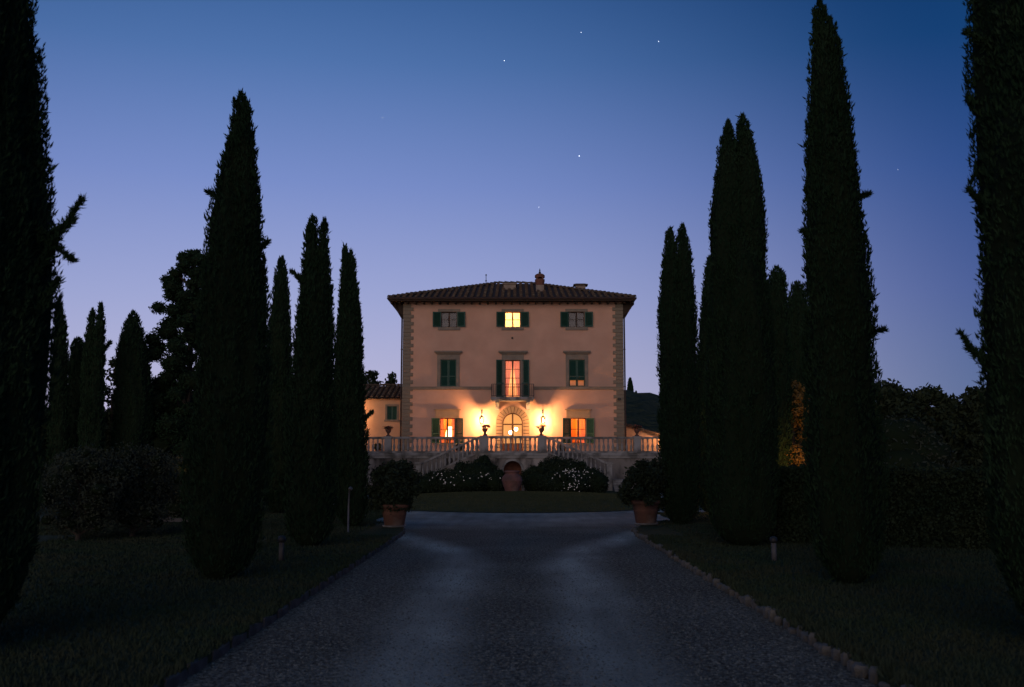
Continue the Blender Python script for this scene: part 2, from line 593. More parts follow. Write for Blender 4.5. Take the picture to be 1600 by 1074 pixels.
# oval lawn, softly domed
CX, CY, RX, RY = 0.12, 40.2, 6.4, 8.9
V, F = [], []
nr, ns = 10, 72
for i in range(nr + 1):
    q = i / nr
    for k in range(ns):
        a = 2 * math.pi * k / ns
        V.append((CX + RX * q * math.cos(a), CY + RY * q * math.sin(a), 0.02 + 0.24 * (1 - q ** 4)))
for i in range(nr):
    for k in range(ns):
        k2 = (k + 1) % ns
        F.append((i * ns + k, (i + 1) * ns + k, (i + 1) * ns + k2, i * ns + k2))
tag(link('lawn', np_mesh('lawn', V, np.array(F), M['lawn'], True)), kind='structure')
Vl = blades(60000, CX - RX, CX + RX, CY - RY, CY + RY, .02, .05, z0=0, wd=.004).reshape(-1, 3, 3)
ql = np.sqrt(((Vl[:, :1, 0] - CX) / RX) ** 2 + ((Vl[:, :1, 1] - CY) / RY) ** 2)[:, 0]
Vl = Vl[ql < .99]; ql = ql[ql < .99]
Vl[:, :, 2] += (0.015 + 0.24 * (1 - ql ** 4))[:, None]
tag(link('lawn_grass', np_mesh('lawn_grass', Vl.reshape(-1, 3), np.arange(len(Vl) * 3).reshape(-1, 3), M['lawn'])), 'mown grass blades on the domed oval lawn', 'grass', kind='stuff')
# planting bed under the flowering shrubs
sheet([(-6.2, 47.2), (6.0, 47.2), (6.0, 54.4), (-6.2, 54.4)], 0.012, 'planting_bed', M['grass'])

# edging stones along both verges
for side, E_ in ((-1, VL), (1, VR)):
    lab = ('flush line of dark narrow edging stones along the left verge of the driveway' if side < 0 else
           'uneven line of pale rough edging stones along the right verge of the driveway')
    em = M['edge'] if side > 0 else M['edged']
    kerb = empty('stone_edging', (E_[0][0], 4, 0), lab, 'kerb')
    # resample the edge
    P = [Vector((x, y, 0)) for x, y in E_]
    s = 0
    ti = []
    step = 0.21 if side > 0 else 0.55
    pos = 4.6 + 14
    total = sum((P[i + 1] - P[i]).length for i in range(len(P) - 1))
    cnt = 0
    vars_ = []
    for v in range(6):
        b = MB()
        lx = step * random.uniform(0.42, 0.5)
        wy = (random.uniform(0.035, 0.065) if side > 0 else random.uniform(0.022, 0.028))
        hz = (random.uniform(0.065, 0.095) if side > 0 else random.uniform(0.068, 0.078))
        nn = 8
        vs = []
        for zz, k in ((-0.04, 1.0), (hz * 0.75, 0.97), (hz, 0.8 if side > 0 else .93)):
            for j in range(nn):
                a = 2 * math.pi * (j + 0.5) / nn
                c, s_ = math.cos(a), math.sin(a)
                sq = 1 / max(abs(c), abs(s_)) ** (0.7 if side > 0 else 1.0)
                jit = random.uniform(0.78, 1.12) if side > 0 else random.uniform(.97, 1.02)
                vs.append((wy * c * sq * k * jit, lx * s_ * sq * k * jit, zz + random.uniform(-.008, .008)))
        fs = []
        for r_ in range(2):
            for j in range(nn):
                j2 = (j + 1) % nn
                fs.append((r_ * nn + j, r_ * nn + j2, (r_ + 1) * nn + j2, (r_ + 1) * nn + j))
        fs.append(tuple(2 * nn + j for j in range(nn)))
        b.add(vs, fs)
        vars_.append(b.mesh('edging_stone', em))
    while pos < total and cnt < 150:
        d = pos
        for i in range(len(P) - 1):
            l_ = (P[i + 1] - P[i]).length
            if d <= l_: break
            d -= l_
        dr = (P[i + 1] - P[i]).normalized()
        p = P[i] + dr * d
        o = link('edging_stone', random.choice(vars_), kerb)
        o.location = (p.x - kerb.location.x + random.uniform(-.02, .02) * (1 if side > 0 else .3), p.y - kerb.location.y, random.uniform(-.015, .02) if side > 0 else 0)
        if side > 0: o.scale = (random.uniform(.7, 1.35), random.uniform(.7, 1.15), random.uniform(.7, 1.15))
        o.rotation_euler = (random.uniform(-.08, .08), random.uniform(-.12, .12) if side > 0 else 0, math.atan2(dr.y, dr.x) - math.pi / 2 + random.uniform(-.2, .2) * (1 if side > 0 else .06))
        pos += step * random.uniform(0.92, 1.12)
        cnt += 1

# loose gravel stones
def pebbles(n, x0, x1, y0, y1, smin, smax, thin_tracks=True):
    q = rng.random(n)
    Y = y0 * (y1 / y0) ** q
    X = rng.uniform(x0, x1, n)
    if thin_tracks:
        keep = (rng.random(n) > 0.72 * np.exp(-((np.abs(X) - 0.85) / 0.35) ** 2))
        keep &= rng.random(n) < np.clip((25 - Y) / 13, 0, 1)
        X, Y = X[keep], Y[keep]
    m_ = len(X)
    base = np.array([(1, 0, 0), (0.3, .9, 0), (-.8, .5, 0), (-.75, -.6, 0), (.35, -.9, 0), (0.1, .05, .75)])
    sz = rng.uniform(smin, smax, m_) * (0.6 + 0.4 * rng.random(m_))
    a = rng.uniform(0, 6.28, m_)
    ca, sa = np.cos(a), np.sin(a)
    el = rng.uniform(0.6, 1, m_)
    B = base[None] * np.stack([np.ones(m_), el, rng.uniform(.5, 1, m_)], 1)[:, None]
    Vx = B[:, :, 0] * ca[:, None] - B[:, :, 1] * sa[:, None]
    Vy = B[:, :, 0] * sa[:, None] + B[:, :, 1] * ca[:, None]
    V = np.stack([Vx, Vy, B[:, :, 2]], 2) * sz[:, None, None]
    V[:, :, 0] += X[:, None]
    V[:, :, 1] += Y[:, None]
    V = V.reshape(-1, 3)
    f = np.array([(0, 1, 5), (1, 2, 5), (2, 3, 5), (3, 4, 5), (4, 0, 5)])
    F = (f[None] + (np.arange(m_) * 6)[:, None, None]).reshape(-1, 3)
    return V, F


V, F = pebbles(75000, RL + .03, RR - .03, 5.2, 25, 0.005, 0.017)
tag(link('gravel', np_mesh('gravel', V, F, M['pebble'])), 'loose grey gravel stones scattered over the driveway', 'gravel', kind='stuff')


Vb = np.concatenate([blades(70000, RR + .1, 9, 6, 21, .02, .05), blades(70000, -9, RL - .06, 6, 21, .02, .05),
                     blades(40000, -12, RL - 1.2, 21, 34, .03, .06, wd=.008), blades(30000, RR + 1.5, 13, 21, 30, .03, .06, wd=.008), blades(3500, RR - .02, RR + .16, 5.5, 20, .04, .10), blades(2500, RL - .12, RL + .01, 5.5, 20, .03, .07)])
Vq = np.concatenate([blades(45000, -9, 9, 20.5, 33, .025, .05, wd=.006)]).reshape(-1, 3, 3)
xq, yq = Vq[:, 0, 0], Vq[:, 0, 1]
ins = (((xq - GX) / (GRX + .1)) ** 2 + ((yq - GY) / (GRY + .1)) ** 2 < 1) | ((xq > RL - .9) & (xq < RR + .9))
Vb = np.concatenate([Vb, Vq[~ins].reshape(-1, 3)])
tag(link('grass', np_mesh('grass', Vb, np.arange(len(Vb)).reshape(-1, 3), M['blade'])), 'short mown grass on the two verges beside the driveway', 'grass', kind='stuff')

# hills far behind
def hill(pts, Y0, depth, name='hill'):
    """ridge line given as (photo x, photo y) at depth Y0"""
    P = [at(px, py, Y0) for px, py in pts]
    V, F = [], []
    rows = 10
    for i in range(rows + 1):
        q = i / rows
        for j, p in enumerate(P):
            z = (p.z + 1) * math.sin(q * math.pi / 2) ** 1.1 - 1
            z += 1.2 * math.sin(j * 1.7 + i * 2.1) * math.sin(q * math.pi)
            V.append((p.x * (1 - .25 * (1 - q)), Y0 - depth * (1 - q), z))
    c = len(P)
    for i in range(rows):
        for j in range(c - 1):
            F.append((i * c + j, i * c + j + 1, (i + 1) * c + j + 1, (i + 1) * c + j))
    # back side
    b0 = len(V)
    for p in P: V.append((p.x, Y0 + depth, -1))
    for j in range(c - 1):
        F.append((rows * c + j, rows * c + j + 1, b0 + j + 1, b0 + j))
    tag(link(name, np_mesh(name, V, np.array(F), M['hill'], True)), kind='structure')


hill([(-500, 700), (-200, 690), (100, 680), (300, 672), (420, 668), (560, 662), (640, 645), (760, 632), (880, 619), (940, 616), (975, 617), (1000, 621), (1035, 624), (1100, 634),
      (1200, 650), (1350, 664), (1500, 676), (1700, 690), (1950, 703)], 230, 110)


# ================================================================== VEGETATION
def sprays(P, D, Ln, wr=0.2, fan=3, seed=0):
    """feathery kites at P pointing along D; returns V,F(tris)"""
    n = len(P)
    r = np.random.default_rng(seed)
    D = D / np.linalg.norm(D, axis=1, keepdims=True)
    Vs, Fs, c = [], [], 0
    for k in range(fan):
        J = r.normal(0, .38 if k else .1, (n, 3))
        d = D + J
        d /= np.linalg.norm(d, axis=1, keepdims=True)
        s = np.cross(d, r.normal(0, 1, (n, 3)))
        s /= np.linalg.norm(s, axis=1, keepdims=True) + 1e-6
        l_ = (Ln * r.uniform(.6, 1.1, n))[:, None]
        w_ = l_ * wr
        b = P + r.normal(0, .12, (n, 3)) * l_
        A = np.stack([b, b + d * l_ * .4 + s * w_, b + d * l_, b + d * l_ * .4 - s * w_], 1)
        Vs.append(A.reshape(-1, 3))
        Fs.append(np.arange(n * 4).reshape(-1, 4) + c)
        c += n * 4
    return np.concatenate(Vs), np.concatenate(Fs)


PROF_T = [0, .02, .055, .14, .25, .38, .53, .68, .8, .9, .95, .985, 1.0]
PROF_R = [.28, .62, .86, .97, 1.0, .97, .90, .80, .67, .48, .31, .13, .02]
PROF_ROUND = [.30, .62, .84, .97, 1.0, .98, .95, .9, .84, .72, .55, .33, .1]


def cypress(label, pxb, pyb, Y, pxt, pyt, wpx, cols, sprL=0.16, dens=1.0, round_top=False, branches=(), group='cypresses of the avenue', seed=1, z_start=0.02, zcut=None):
    """cols: list of (dx_fraction_of_radius, dy, top height fraction, radius fraction)"""
    r = np.random.default_rng(seed)
    base = at(pxb, pyb, Y); base.z = 0.05
    top = at(pxt, pyt, Y)
    H = top.z - 0.05
    Rr = wpx / 2 * Y / FPX
    lean = top.x - base.x
    t_ = empty('cypress_tree', base, label, 'cypress', group)
    PR = PROF_ROUND if round_top else PROF_R
    VV, FF, vc = [], [], 0
    VC, FC, cc = [], [], 0
    for ci, (dx, dy, hf, rf) in enumerate(cols):
        h = H * hf
        area = 2 * math.pi * Rr * rf * h * 0.75
        sprL0 = sprL
        n = int(dens * area / (sprL * sprL * 0.5) * 3.2)
        # sample heights weighted by radius
        tt = r.random(n * 2)
        rr = np.interp(tt, PROF_T, PR)
        keep = r.random(n * 2) < rr * 0.9 + 0.12
        tt = tt[keep][:n]
        tipn = max(30, n // 40)
        tt = np.concatenate([tt, 1 - r.random(tipn) ** 1.5 * .08])
        rr = np.interp(tt, PROF_T, PR)
        a = r.uniform(0, 2 * math.pi, len(tt))
        z = z_start + tt * (h - z_start)
        # lumpy, vertically drawn-out relief
        q = np.stack([np.cos(a) * 2.2 + ci * 7, np.sin(a) * 2.2 + seed, z * 0.9 / max(Rr, .2) * .45], 1)
        q2 = np.stack([np.cos(a) * 5 + ci * 3, np.sin(a) * 5 + seed, z * 2.2 / max(Rr, .2) * .5], 1)
        lump = 0.74 + 0.30 * vnoise(q, seed) + 0.30 * vnoise(q2, seed + 5)
        dpt = 1 - (0.20 if Rr < .6 else .13) * r.random(len(tt)) ** 1.5
        rad = Rr * rf * rr * lump * dpt
        ph = ci * 1.3 + seed
        wob = 0.05 * Rr * np.sin(z * 1.3 + ph)
        X = Rr * dx * (0.15 + 0.85 * np.clip(tt * 1.3, 0, 1)) + rad * np.cos(a) + lean * (z / H) + wob
        Yv = Rr * dy + rad * np.sin(a)
        P = np.stack([X, Yv, z], 1)
        out_ = 0.30 * (1 - 0.5 * tt)
        D = np.stack([np.cos(a) * out_, np.sin(a) * out_, np.full(len(tt), 1.0)], 1) + r.normal(0, .13, (len(tt), 3))
        Ln = sprL * (0.55 + 0.7 * r.random(len(tt)))
        stick = (vnoise(np.stack([np.cos(a) * 6 + ci, np.sin(a) * 6, z * 4], 1), seed + 3) > .8) & (r.random(len(tt)) < .5)
        Ln = np.where(stick, Ln * 1.5, Ln)
        V, F = sprays(P, D, Ln, 0.13, 2, seed * 31 + ci)
        VV.append(V); FF.append(F + vc); vc += len(V)
        # upright plumes breaking the outline
        npl = int(80 * rf)
        tp = np.clip(np.concatenate([r.random(npl), 1 - r.random(4) * .06]), .04, .97)
        ap = r.uniform(0, 2 * math.pi, len(tp))
        rp = Rr * rf * np.interp(tp, PROF_T, PR)
        for t1, a1_, r1 in zip(tp, ap, rp):
            m_ = 26
            zz1 = z_start + t1 * (h - z_start)
            q1 = r.random(m_)
            ln1 = min(Rr * .55, .38) * r.uniform(.5, 1.1) * (1 - .45 * t1)
            o1 = np.array([Rr * dx * (0.15 + 0.85 * min(1, t1 * 1.3)) + r1 * .98 * math.cos(a1_) + lean * zz1 / H, Rr * dy + r1 * .98 * math.sin(a1_), zz1])
            d1 = np.array([math.cos(a1_) * .30 * (1.1 - t1), math.sin(a1_) * .30 * (1.1 - t1), 1.0])
            P1 = o1 + d1 * (q1 * ln1)[:, None] + r.normal(0, 1, (m_, 3)) * (.085 * ln1 * (1.1 - q1))[:, None]
            V1, F1 = sprays(P1, d1 + r.normal(0, .25, (m_, 3)), np.full(m_, sprL * .8), .13, 2, int(t1 * 1e5))
            VV.append(V1); FF.append(F1 + vc); vc += len(V1)
        # dense inner mass
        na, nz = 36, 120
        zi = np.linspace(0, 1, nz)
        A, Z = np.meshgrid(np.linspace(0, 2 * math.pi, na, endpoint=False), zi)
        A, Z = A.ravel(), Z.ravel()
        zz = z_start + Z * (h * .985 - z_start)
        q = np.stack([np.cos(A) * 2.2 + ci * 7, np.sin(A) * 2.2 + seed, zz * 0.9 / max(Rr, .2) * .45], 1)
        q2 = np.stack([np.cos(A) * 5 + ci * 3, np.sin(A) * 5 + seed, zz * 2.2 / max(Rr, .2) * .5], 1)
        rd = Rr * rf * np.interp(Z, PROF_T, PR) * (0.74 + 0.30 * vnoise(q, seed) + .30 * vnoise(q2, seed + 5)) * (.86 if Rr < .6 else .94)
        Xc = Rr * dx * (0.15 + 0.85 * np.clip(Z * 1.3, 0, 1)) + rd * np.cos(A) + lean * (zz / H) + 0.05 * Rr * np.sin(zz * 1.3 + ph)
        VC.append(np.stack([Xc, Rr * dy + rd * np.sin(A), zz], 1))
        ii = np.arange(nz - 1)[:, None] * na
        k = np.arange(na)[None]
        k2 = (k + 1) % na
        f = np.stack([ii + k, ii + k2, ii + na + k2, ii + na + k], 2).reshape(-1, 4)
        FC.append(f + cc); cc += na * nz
    for (px, py, px2, py2, th) in branches:
        px0 = px + (28 if px > px2 else -28)
        a0 = at(px0, py + (py - py2) * .5 + 6, Y) - base
        a1 = at(px2, py2, Y) - base
        n = int(260 * (a1 - a0).length / .5)
        s = r.random(n)
        P = np.array(a0)[None] * (1 - s[:, None]) + np.array(a1)[None] * s[:, None] + r.normal(0, 1, (n, 3)) * th * 1.3 * np.sin(math.pi * (.12 + .86 * s[:, None])) * (1.1 - s[:, None])
        d = np.array(a1 - a0); d /= np.linalg.norm(d)
        D = d[None] + r.normal(0, .45, (n, 3)) + np.array([0, 0, .35])[None]
        V, F = sprays(P, D, np.full(n, sprL * .95), .11, 3, seed + int(px))
        VV.append(V); FF.append(F + vc); vc += len(V)
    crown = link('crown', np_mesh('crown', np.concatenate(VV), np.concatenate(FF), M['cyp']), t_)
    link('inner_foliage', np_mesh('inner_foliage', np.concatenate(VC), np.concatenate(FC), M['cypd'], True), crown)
    tb = MB()
    tb.tube([(0, 0, -.1), (0.01, 0, .25), (lean * .2, 0, H * .3)], [Rr * .16, Rr * .13, Rr * .08], 10)
    link('trunk', tb.mesh('trunk', M['bark'], True), t_)
    return t_


# left side of the avenue
cypress('huge near cypress filling the left edge of the picture, side branch sticking out', -90, 1070, 8.2, -84, -1400, 300,
        [(0, 0, 1, .95), (.3, -.1, .9, .7), (-.4, .2, .92, .7), (.12, -.35, .8, .7)], .07, 1.5, seed=3,
        branches=[(82, 385, 128, 312, .018), (84, 372, 113, 408, .015), (86, 365, 116, 346, .014), (84, 470, 90, 438, .02)])
cypress('tall cypress left of the driveway, the widest one on the left lawn', 347, 909, 13.3, 377, 146, 114,
        [(0, 0, .93, .95), (-.08, .1, 1.0, .62), (.2, -.1, .975, .55), (-.35, 0, .80, .62), (.42, .2, .72, .58)], .085, seed=5,
        branches=[(410, 395, 419, 378, .03), (330, 310, 325, 300, .03)])
cypress('cypress with twin tip between the widest left cypress and the villa', 483, 858, 18.4, 496, 340, 78,
        [(0, 0, .90, .95), (-.15, 0, 1.0, .62), (.3, 0, .985, .5), (-.3, .1, .84, .6)], .10, seed=8, branches=[(462, 440, 456, 425, .04)])
cypress('slim cypress standing farther back between two taller left cypresses', 434, 808, 29.5, 439, 404, 44,
        [(0, 0, 1, .95), (.2, .1, .85, .7)], .13, seed=11)
cypress('cypress nearest the left end of the villa, behind the thin bent-headed garden pole', 549, 829, 23.5, 544, 387, 56,
        [(0, 0, .93, .9), (-.12, 0, 1.0, .66), (.22, 0, .98, .55), (-.2, .1, .84, .7)], .11, seed=13, branches=[(574, 660, 581, 645, .04)])
# right side of the avenue
cypress('double-tipped cypress standing beside the right terracotta pot', 1065, 822, 24.6, 1053, 353, 66,
        [(-.22, 0, .985, .72), (.38, 0, 1.0, .72), (0, .2, .8, .9)], .11, seed=17)
cypress('slim cypress mostly hidden behind the forked cypress on the right lawn', 1106, 802, 31, 1110, 403, 44,
        [(0, 0, 1, .95), (-.2, .1, .9, .6)], .13, seed=19)
cypress('tall forked cypress with two tips on the right lawn', 1165, 856, 18.5, 1149, 183, 116,
        [(-.25, 0, .985, .62), (.22, 0, 1.0, .62), (.5, .1, .66, .55), (-.4, .1, .72, .6), (0, 0, .8, .9)], .085, seed=23,
        branches=[(1120, 365, 1111, 350, .03)])
cypress('round-topped cypress peeking out behind the forked cypress on the right', 1212, 800, 30, 1213, 420, 50,
        [(0, 0, 1, .95)], .13, round_top=True, seed=29)
cypress('short round-topped cypress between the two big right cypresses', 1246, 780, 41, 1247, 442, 42,
        [(0, 0, 1, .95), (.2, .1, .92, .7)], .14, round_top=True, seed=31)
cypress('tallest complete cypress right of the driveway, tip reaching the top of the picture', 1325, 915, 12.9, 1286, 4, 112,
        [(-.1, 0, 1.0, .7), (.2, 0, .965, .66), (-.02, -.1, .86, .97), (.35, .1, .72, .62)], .085, seed=37,
        branches=[(1364, 518, 1381, 516, .02), (1262, 370, 1254, 362, .02), (1348, 310, 1357, 303, .02)])
cypress('huge near cypress filling the right edge of the picture, ragged side branches', 1692, 1062, 8.4, 1676, -1400, 286,
        [(0, 0, 1, .95), (-.35, -.1, .9, .68), (.4, .2, .92, .7), (-.1, -.35, .8, .7)], .07, 1.5, seed=41,
        branches=[(1535, 330, 1514, 297, .014), (1540, 575, 1500, 522, .018), (1540, 560, 1512, 545, .014), (1542, 540, 1534, 492, .014), (1528, 65, 1510, 52, .014)])
# farther left cypresses
gl = 'cypresses in the far left background'
cypress('slim background cypress right beside the huge left-edge tree', 92, 790, 40, 93, 470, 32, [(0, 0, 1, .95)], .16, group=gl, seed=43)
cypress('background cypress with two needle tips at far left', 140, 790, 40, 151, 476, 44, [(-.3, 0, .97, .6), (.25, 0, 1.0, .6), (-.4, .2, .80, .7)], .16, group=gl, seed=47, branches=[(162, 560, 172, 536, .05)])
cypress('blunt low background cypress left of the two needle tips', 118, 790, 42, 122, 530, 34, [(0, 0, 1, .95)], .16, round_top=True, group=gl, seed=48)
cypress('broad cone-shaped background cypress left of the dark spreading conifer', 205, 790, 42, 208, 490, 62, [(0, 0, 1, .95), (.2, .1, .9, .7)], .16, group=gl, seed=53)


def leafcloud(n, size, blobs, seed, shell=0.55, flat=0.0):
    """diamond leaves filling ellipsoid blobs [(x,y,z,rx,ry,rz)]"""
    r = np.random.default_rng(seed)
    B = np.array(blobs, dtype=float)
    vol = B[:, 3] * B[:, 4] + B[:, 3] * B[:, 5]
    idx = r.choice(len(B), n, p=vol / vol.sum())
    d = r.normal(0, 1, (n, 3))
    d /= np.linalg.norm(d, axis=1, keepdims=True)
    rad = shell + (1.06 - shell) * r.random(n) ** 0.6
    b = B[idx]
    P = b[:, :3] + d * b[:, 3:] * rad[:, None] + r.normal(0, size * .6, (n, 3))
    u = r.normal(0, 1, (n, 3)); u[:, 2] *= (1 - flat)
    u /= np.linalg.norm(u, axis=1, keepdims=True)
    v = np.cross(u, r.normal(0, 1, (n, 3)))
    v /= np.linalg.norm(v, axis=1, keepdims=True) + 1e-6
    s = (size * r.uniform(.6, 1.3, n))[:, None]
    A = np.stack([P - u * s, P + v * s * .45, P + u * s, P - v * s * .45], 1).reshape(-1, 3)
    return A, np.arange(n * 4).reshape(-1, 4)


def ico_blobs(blobs, k=.72, seed=0):
    """lumpy dark cores inside the blobs"""
    V, F, c = [], [], 0
    na, nz = 10, 7
    for (x, y, z, rx, ry, rz) in blobs:
        P = []
        for i in range(nz):
            th = math.pi * (i + .02) / (nz - 1 + .04)
            for j in range(na):
                a = 2 * math.pi * j / na
                P.append((math.sin(th) * math.cos(a), math.sin(th) * math.sin(a), math.cos(th)))
        P = np.array(P)
        nn = .75 + .5 * vnoise(P * 2.1 + np.array([x, y, z]), seed)
        V.append(P * nn[:, None] * np.array([rx, ry, rz]) * k + np.array([x, y, z]))
        for i in range(nz - 1):
            for j in range(na):
                j2 = (j + 1) % na
                F.append((c + i * na + j, c + (i + 1) * na + j, c + (i + 1) * na + j2, c + i * na + j2))
        c += na * nz
    return np.concatenate(V), np.array(F)


def tree(name, label, cat, loc, H, RW, seed, leafmat, nleaf=5000, leaf=.12, nb=14, crown_lo=.35, conic=0.0, trunk_r=.12, core=.6, group=None, spread=.8, br=.33):
    r = random.Random(seed)
    t_ = empty(name, loc, label, cat, group)
    blobs = []
    tb = MB()
    tb.tube([(0, 0, -.1), (r.uniform(-.1, .1), 0, H * crown_lo * .6), (r.uniform(-.15, .15), r.uniform(-.1, .1), H * .72)], [trunk_r * 1.3, trunk_r, trunk_r * .4], 8)
    for i in range(nb):
        q = (i + .5) / nb
        z = H * (crown_lo + (1 - crown_lo) * q)
        wz = (1 - q) ** (.75 if conic == 1 else .42) if conic else math.sin(math.pi * (0.14 + .82 * q)) ** .8
        a = i * 2.4 + r.uniform(-.5, .5)
        rr = RW * wz * spread * r.uniform(.3, 1.0)
        bs = RW * br * (.55 + .65 * wz) * r.uniform(.75, 1.25)
        zc = min(z, H - bs * r.uniform(.8, 2.1))
        blobs.append((rr * math.cos(a), rr * math.sin(a), zc, bs * 1.15, bs * 1.15, bs * .8))
        if i % 2 == 0:
            z0 = max(H * crown_lo * .55, zc - rr * .9)
            tb.tube([(0, 0, z0), (rr * .5 * math.cos(a), rr * .5 * math.sin(a), (z0 + zc) / 2 + .05), blobs[-1][:3]], [trunk_r * .45, trunk_r * .3, trunk_r * .12], 5)
    V, F = leafcloud(nleaf, leaf, blobs, seed, .45)
    crown = link('crown', np_mesh('crown', V, F, leafmat), t_)
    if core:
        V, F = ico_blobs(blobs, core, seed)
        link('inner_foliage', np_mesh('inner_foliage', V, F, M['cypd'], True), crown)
    link('trunk', tb.mesh('trunk', M['bark'], True), t_)
    return t_


def groundpt(px, Y):
    p = at(px, 721, Y); p.z = 0
    return p


def hz(py, Y):
    return at(800, py, Y).z


# spreading conifer and leafy trees, far left
tree('conifer_tree', 'dark spreading conifer with jagged tufts behind the widest left cypress', 'tree', groundpt(290, 44), hz(386, 44), 2.5, 61, M['cyp'], 60000, .07, 130, .08, conic=2, trunk_r=.2, core=.8, br=.16, spread=1.0)
tree('leafy_tree', 'small leafy tree seen through the gap between the background cypresses', 'tree', groundpt(172, 46), hz(553, 46), 1.0, 62, M['leaf'], 1800, .13, 12, .3, core=.3)
tree('leafy_tree', 'dark leafy tree low behind the far left cypresses', 'tree', groundpt(118, 52), hz(600, 52), 3.2, 63, M['leaf'], 5000, .18, 16, .1, core=.8)
tree('leafy_tree', 'dark leafy tree behind the widest left cypress and the conifer', 'tree', groundpt(262, 54), hz(590, 54), 3.4, 64, M['leaf'], 5000, .18, 16, .1, core=.8)
tree('leafy_tree', 'dark leafy tree low between the left avenue cypresses', 'tree', groundpt(425, 50), hz(620, 50), 3.6, 65, M['leaf'], 6000, .18, 18, .08, core=.8)
tree('leafy_tree', 'dark leafy tree low behind the cypress nearest the villa', 'tree', groundpt(488, 46), hz(650, 46), 1.5, 66, M['leaf'], 5000, .18, 16, .08, core=.8)
# trees behind the annex
tree('leafy_tree', 'small dark tree rising over the annex roof beside the villa wall', 'tree', groundpt(611, 82), hz(583, 82), 1.3, 71, M['leaf'], 2600, .16, 12, .5, core=.6, conic=1)
tree('leafy_tree', 'dark tree top showing above the annex roof beside the left cypress', 'tree', groundpt(578, 84), hz(574, 84), 1.5, 72, M['leaf'], 2600, .16, 12, .5, core=.6)
# olives at left
go = 'olive trees left of the driveway'
tree('olive_tree', 'left of the two grey-green olive trees, trunk leaning behind the near lawn', 'olive tree', groundpt(128, 19.5), hz(693, 19.5), 1.15, 81, M['olive'], 15000, .03, 40, .16, trunk_r=.05, core=.4, group=go, br=.26)
tree('olive_tree', 'right of the two near olive trees, beside the low wooden rail', 'olive tree', groundpt(216, 20.5), hz(690, 20.5), 1.1, 82, M['olive'], 15000, .03, 40, .16, trunk_r=.055, core=.4, group=go, br=.26)
tree('olive_tree', 'farther olive tree half hidden behind the widest left cypress', 'olive tree', groundpt(292, 28), hz(700, 28), 1.4, 83, M['olive'], 12000, .045, 36, .1, trunk_r=.06, core=.6, group=go, br=.36)
# right background
gr = 'leafy trees beyond the right hedge'
tree('leafy_tree', 'large dark tree directly right of the tallest cypress, beyond the hedge', 'tree', groundpt(1398, 62), hz(594, 62), 2.1, 91, M['leaf'], 9000, .2, 26, .1, core=.75, group=gr)
tree('leafy_tree', 'dark rounded tree in the middle of the right tree line', 'tree', groundpt(1452, 66), hz(602, 66), 2.0, 92, M['leaf'], 8000, .2, 24, .1, core=.75, group=gr)
tree('leafy_tree', 'lower dark tree at the dip of the right tree line', 'tree', groundpt(1498, 64), hz(636, 64), 2.2, 93, M['leaf'], 7000, .2, 20, .1, core=.75, group=gr)
tree('leafy_tree', 'dark tree with a thin airy top beside the right-edge cypress', 'tree', groundpt(1532, 50), hz(600, 50), 1.2, 94, M['leaf'], 5000, .16, 20, .15, core=.5, group=gr)
tree('leafy_tree', 'dark tree at the right edge behind the huge near cypress', 'tree', groundpt(1600, 52), hz(590, 52), 2.6, 95, M['leaf'], 7000, .18, 20, .1, core=.75, group=gr)
tree('leafy_tree', 'dark tree hidden low behind the forked and tallest right cypresses', 'tree', groundpt(1300, 60), hz(610, 60), 3.4, 96, M['leaf'], 7000, .2, 22, .08, core=.8, group=gr)
tree('leafy_tree', 'dark tree low behind the forked cypress and the terrace end', 'tree', groundpt(1150, 58), hz(640, 58), 2.6, 97, M['leaf'], 7000, .2, 22, .08, core=.8, group=gr)
tree('round_shrub', 'pale grey-green dome-shaped shrub beyond the right hedge', 'shrub', groundpt(1415, 36), hz(644, 36), 1.75, 98, M['olive'], 9000, .08, 22, .1, core=.9, br=.5, spread=.55)
# lamp-lit tree
tree('lamplit_tree', 'tree with lamp-tinted leaves glowing orange in lamp light between the two big right cypresses', 'tree', groundpt(1243, 30.5), hz(592, 30.5), .85, 99, M['lamptint'], 7000, .055, 20, .08, core=.45, br=.4)


# hill cypresses
def small_cyp(label, px, pyt, pyb, Y, wpx, seed):
    b = at(px, pyb, Y); tpt = at(px, pyt, Y)
    h = tpt.z - b.z; rr = wpx / 2 * Y / FPX
    o = empty('cypress_tree', b, label, 'cypress')
    r = np.random.default_rng(seed)
    n = 1500
    tt = r.random(n); a = r.uniform(0, 6.28, n)
    rad = rr * np.interp(tt, PROF_T, [.6, .8, .95, 1, .95, .9, .8, .65, .5, .35, .2, .1, .02]) * (.75 + .3 * r.random(n))
    P = np.stack([rad * np.cos(a), rad * np.sin(a), tt * h], 1)
    D = np.stack([np.cos(a) * .4, np.sin(a) * .4, np.ones(n)], 1)
    V, F = sprays(P, D, np.full(n, h * .09), .3, 2, seed)
    link('crown', np_mesh('crown', V, F, M['cyp']), o)
    link('trunk', MB().tube([(0, 0, -1.5), (0, 0, h * .8)], [rr * .3, rr * .1], 6).mesh('trunk', M['bark']), o)


small_cyp('small lone cypress on the hill crest right of the villa', 985, 592, 619, 215, 9, 5)
small_cyp('tiny tree on the hill crest just right of the lone cypress', 994, 611, 621, 215, 5, 6)


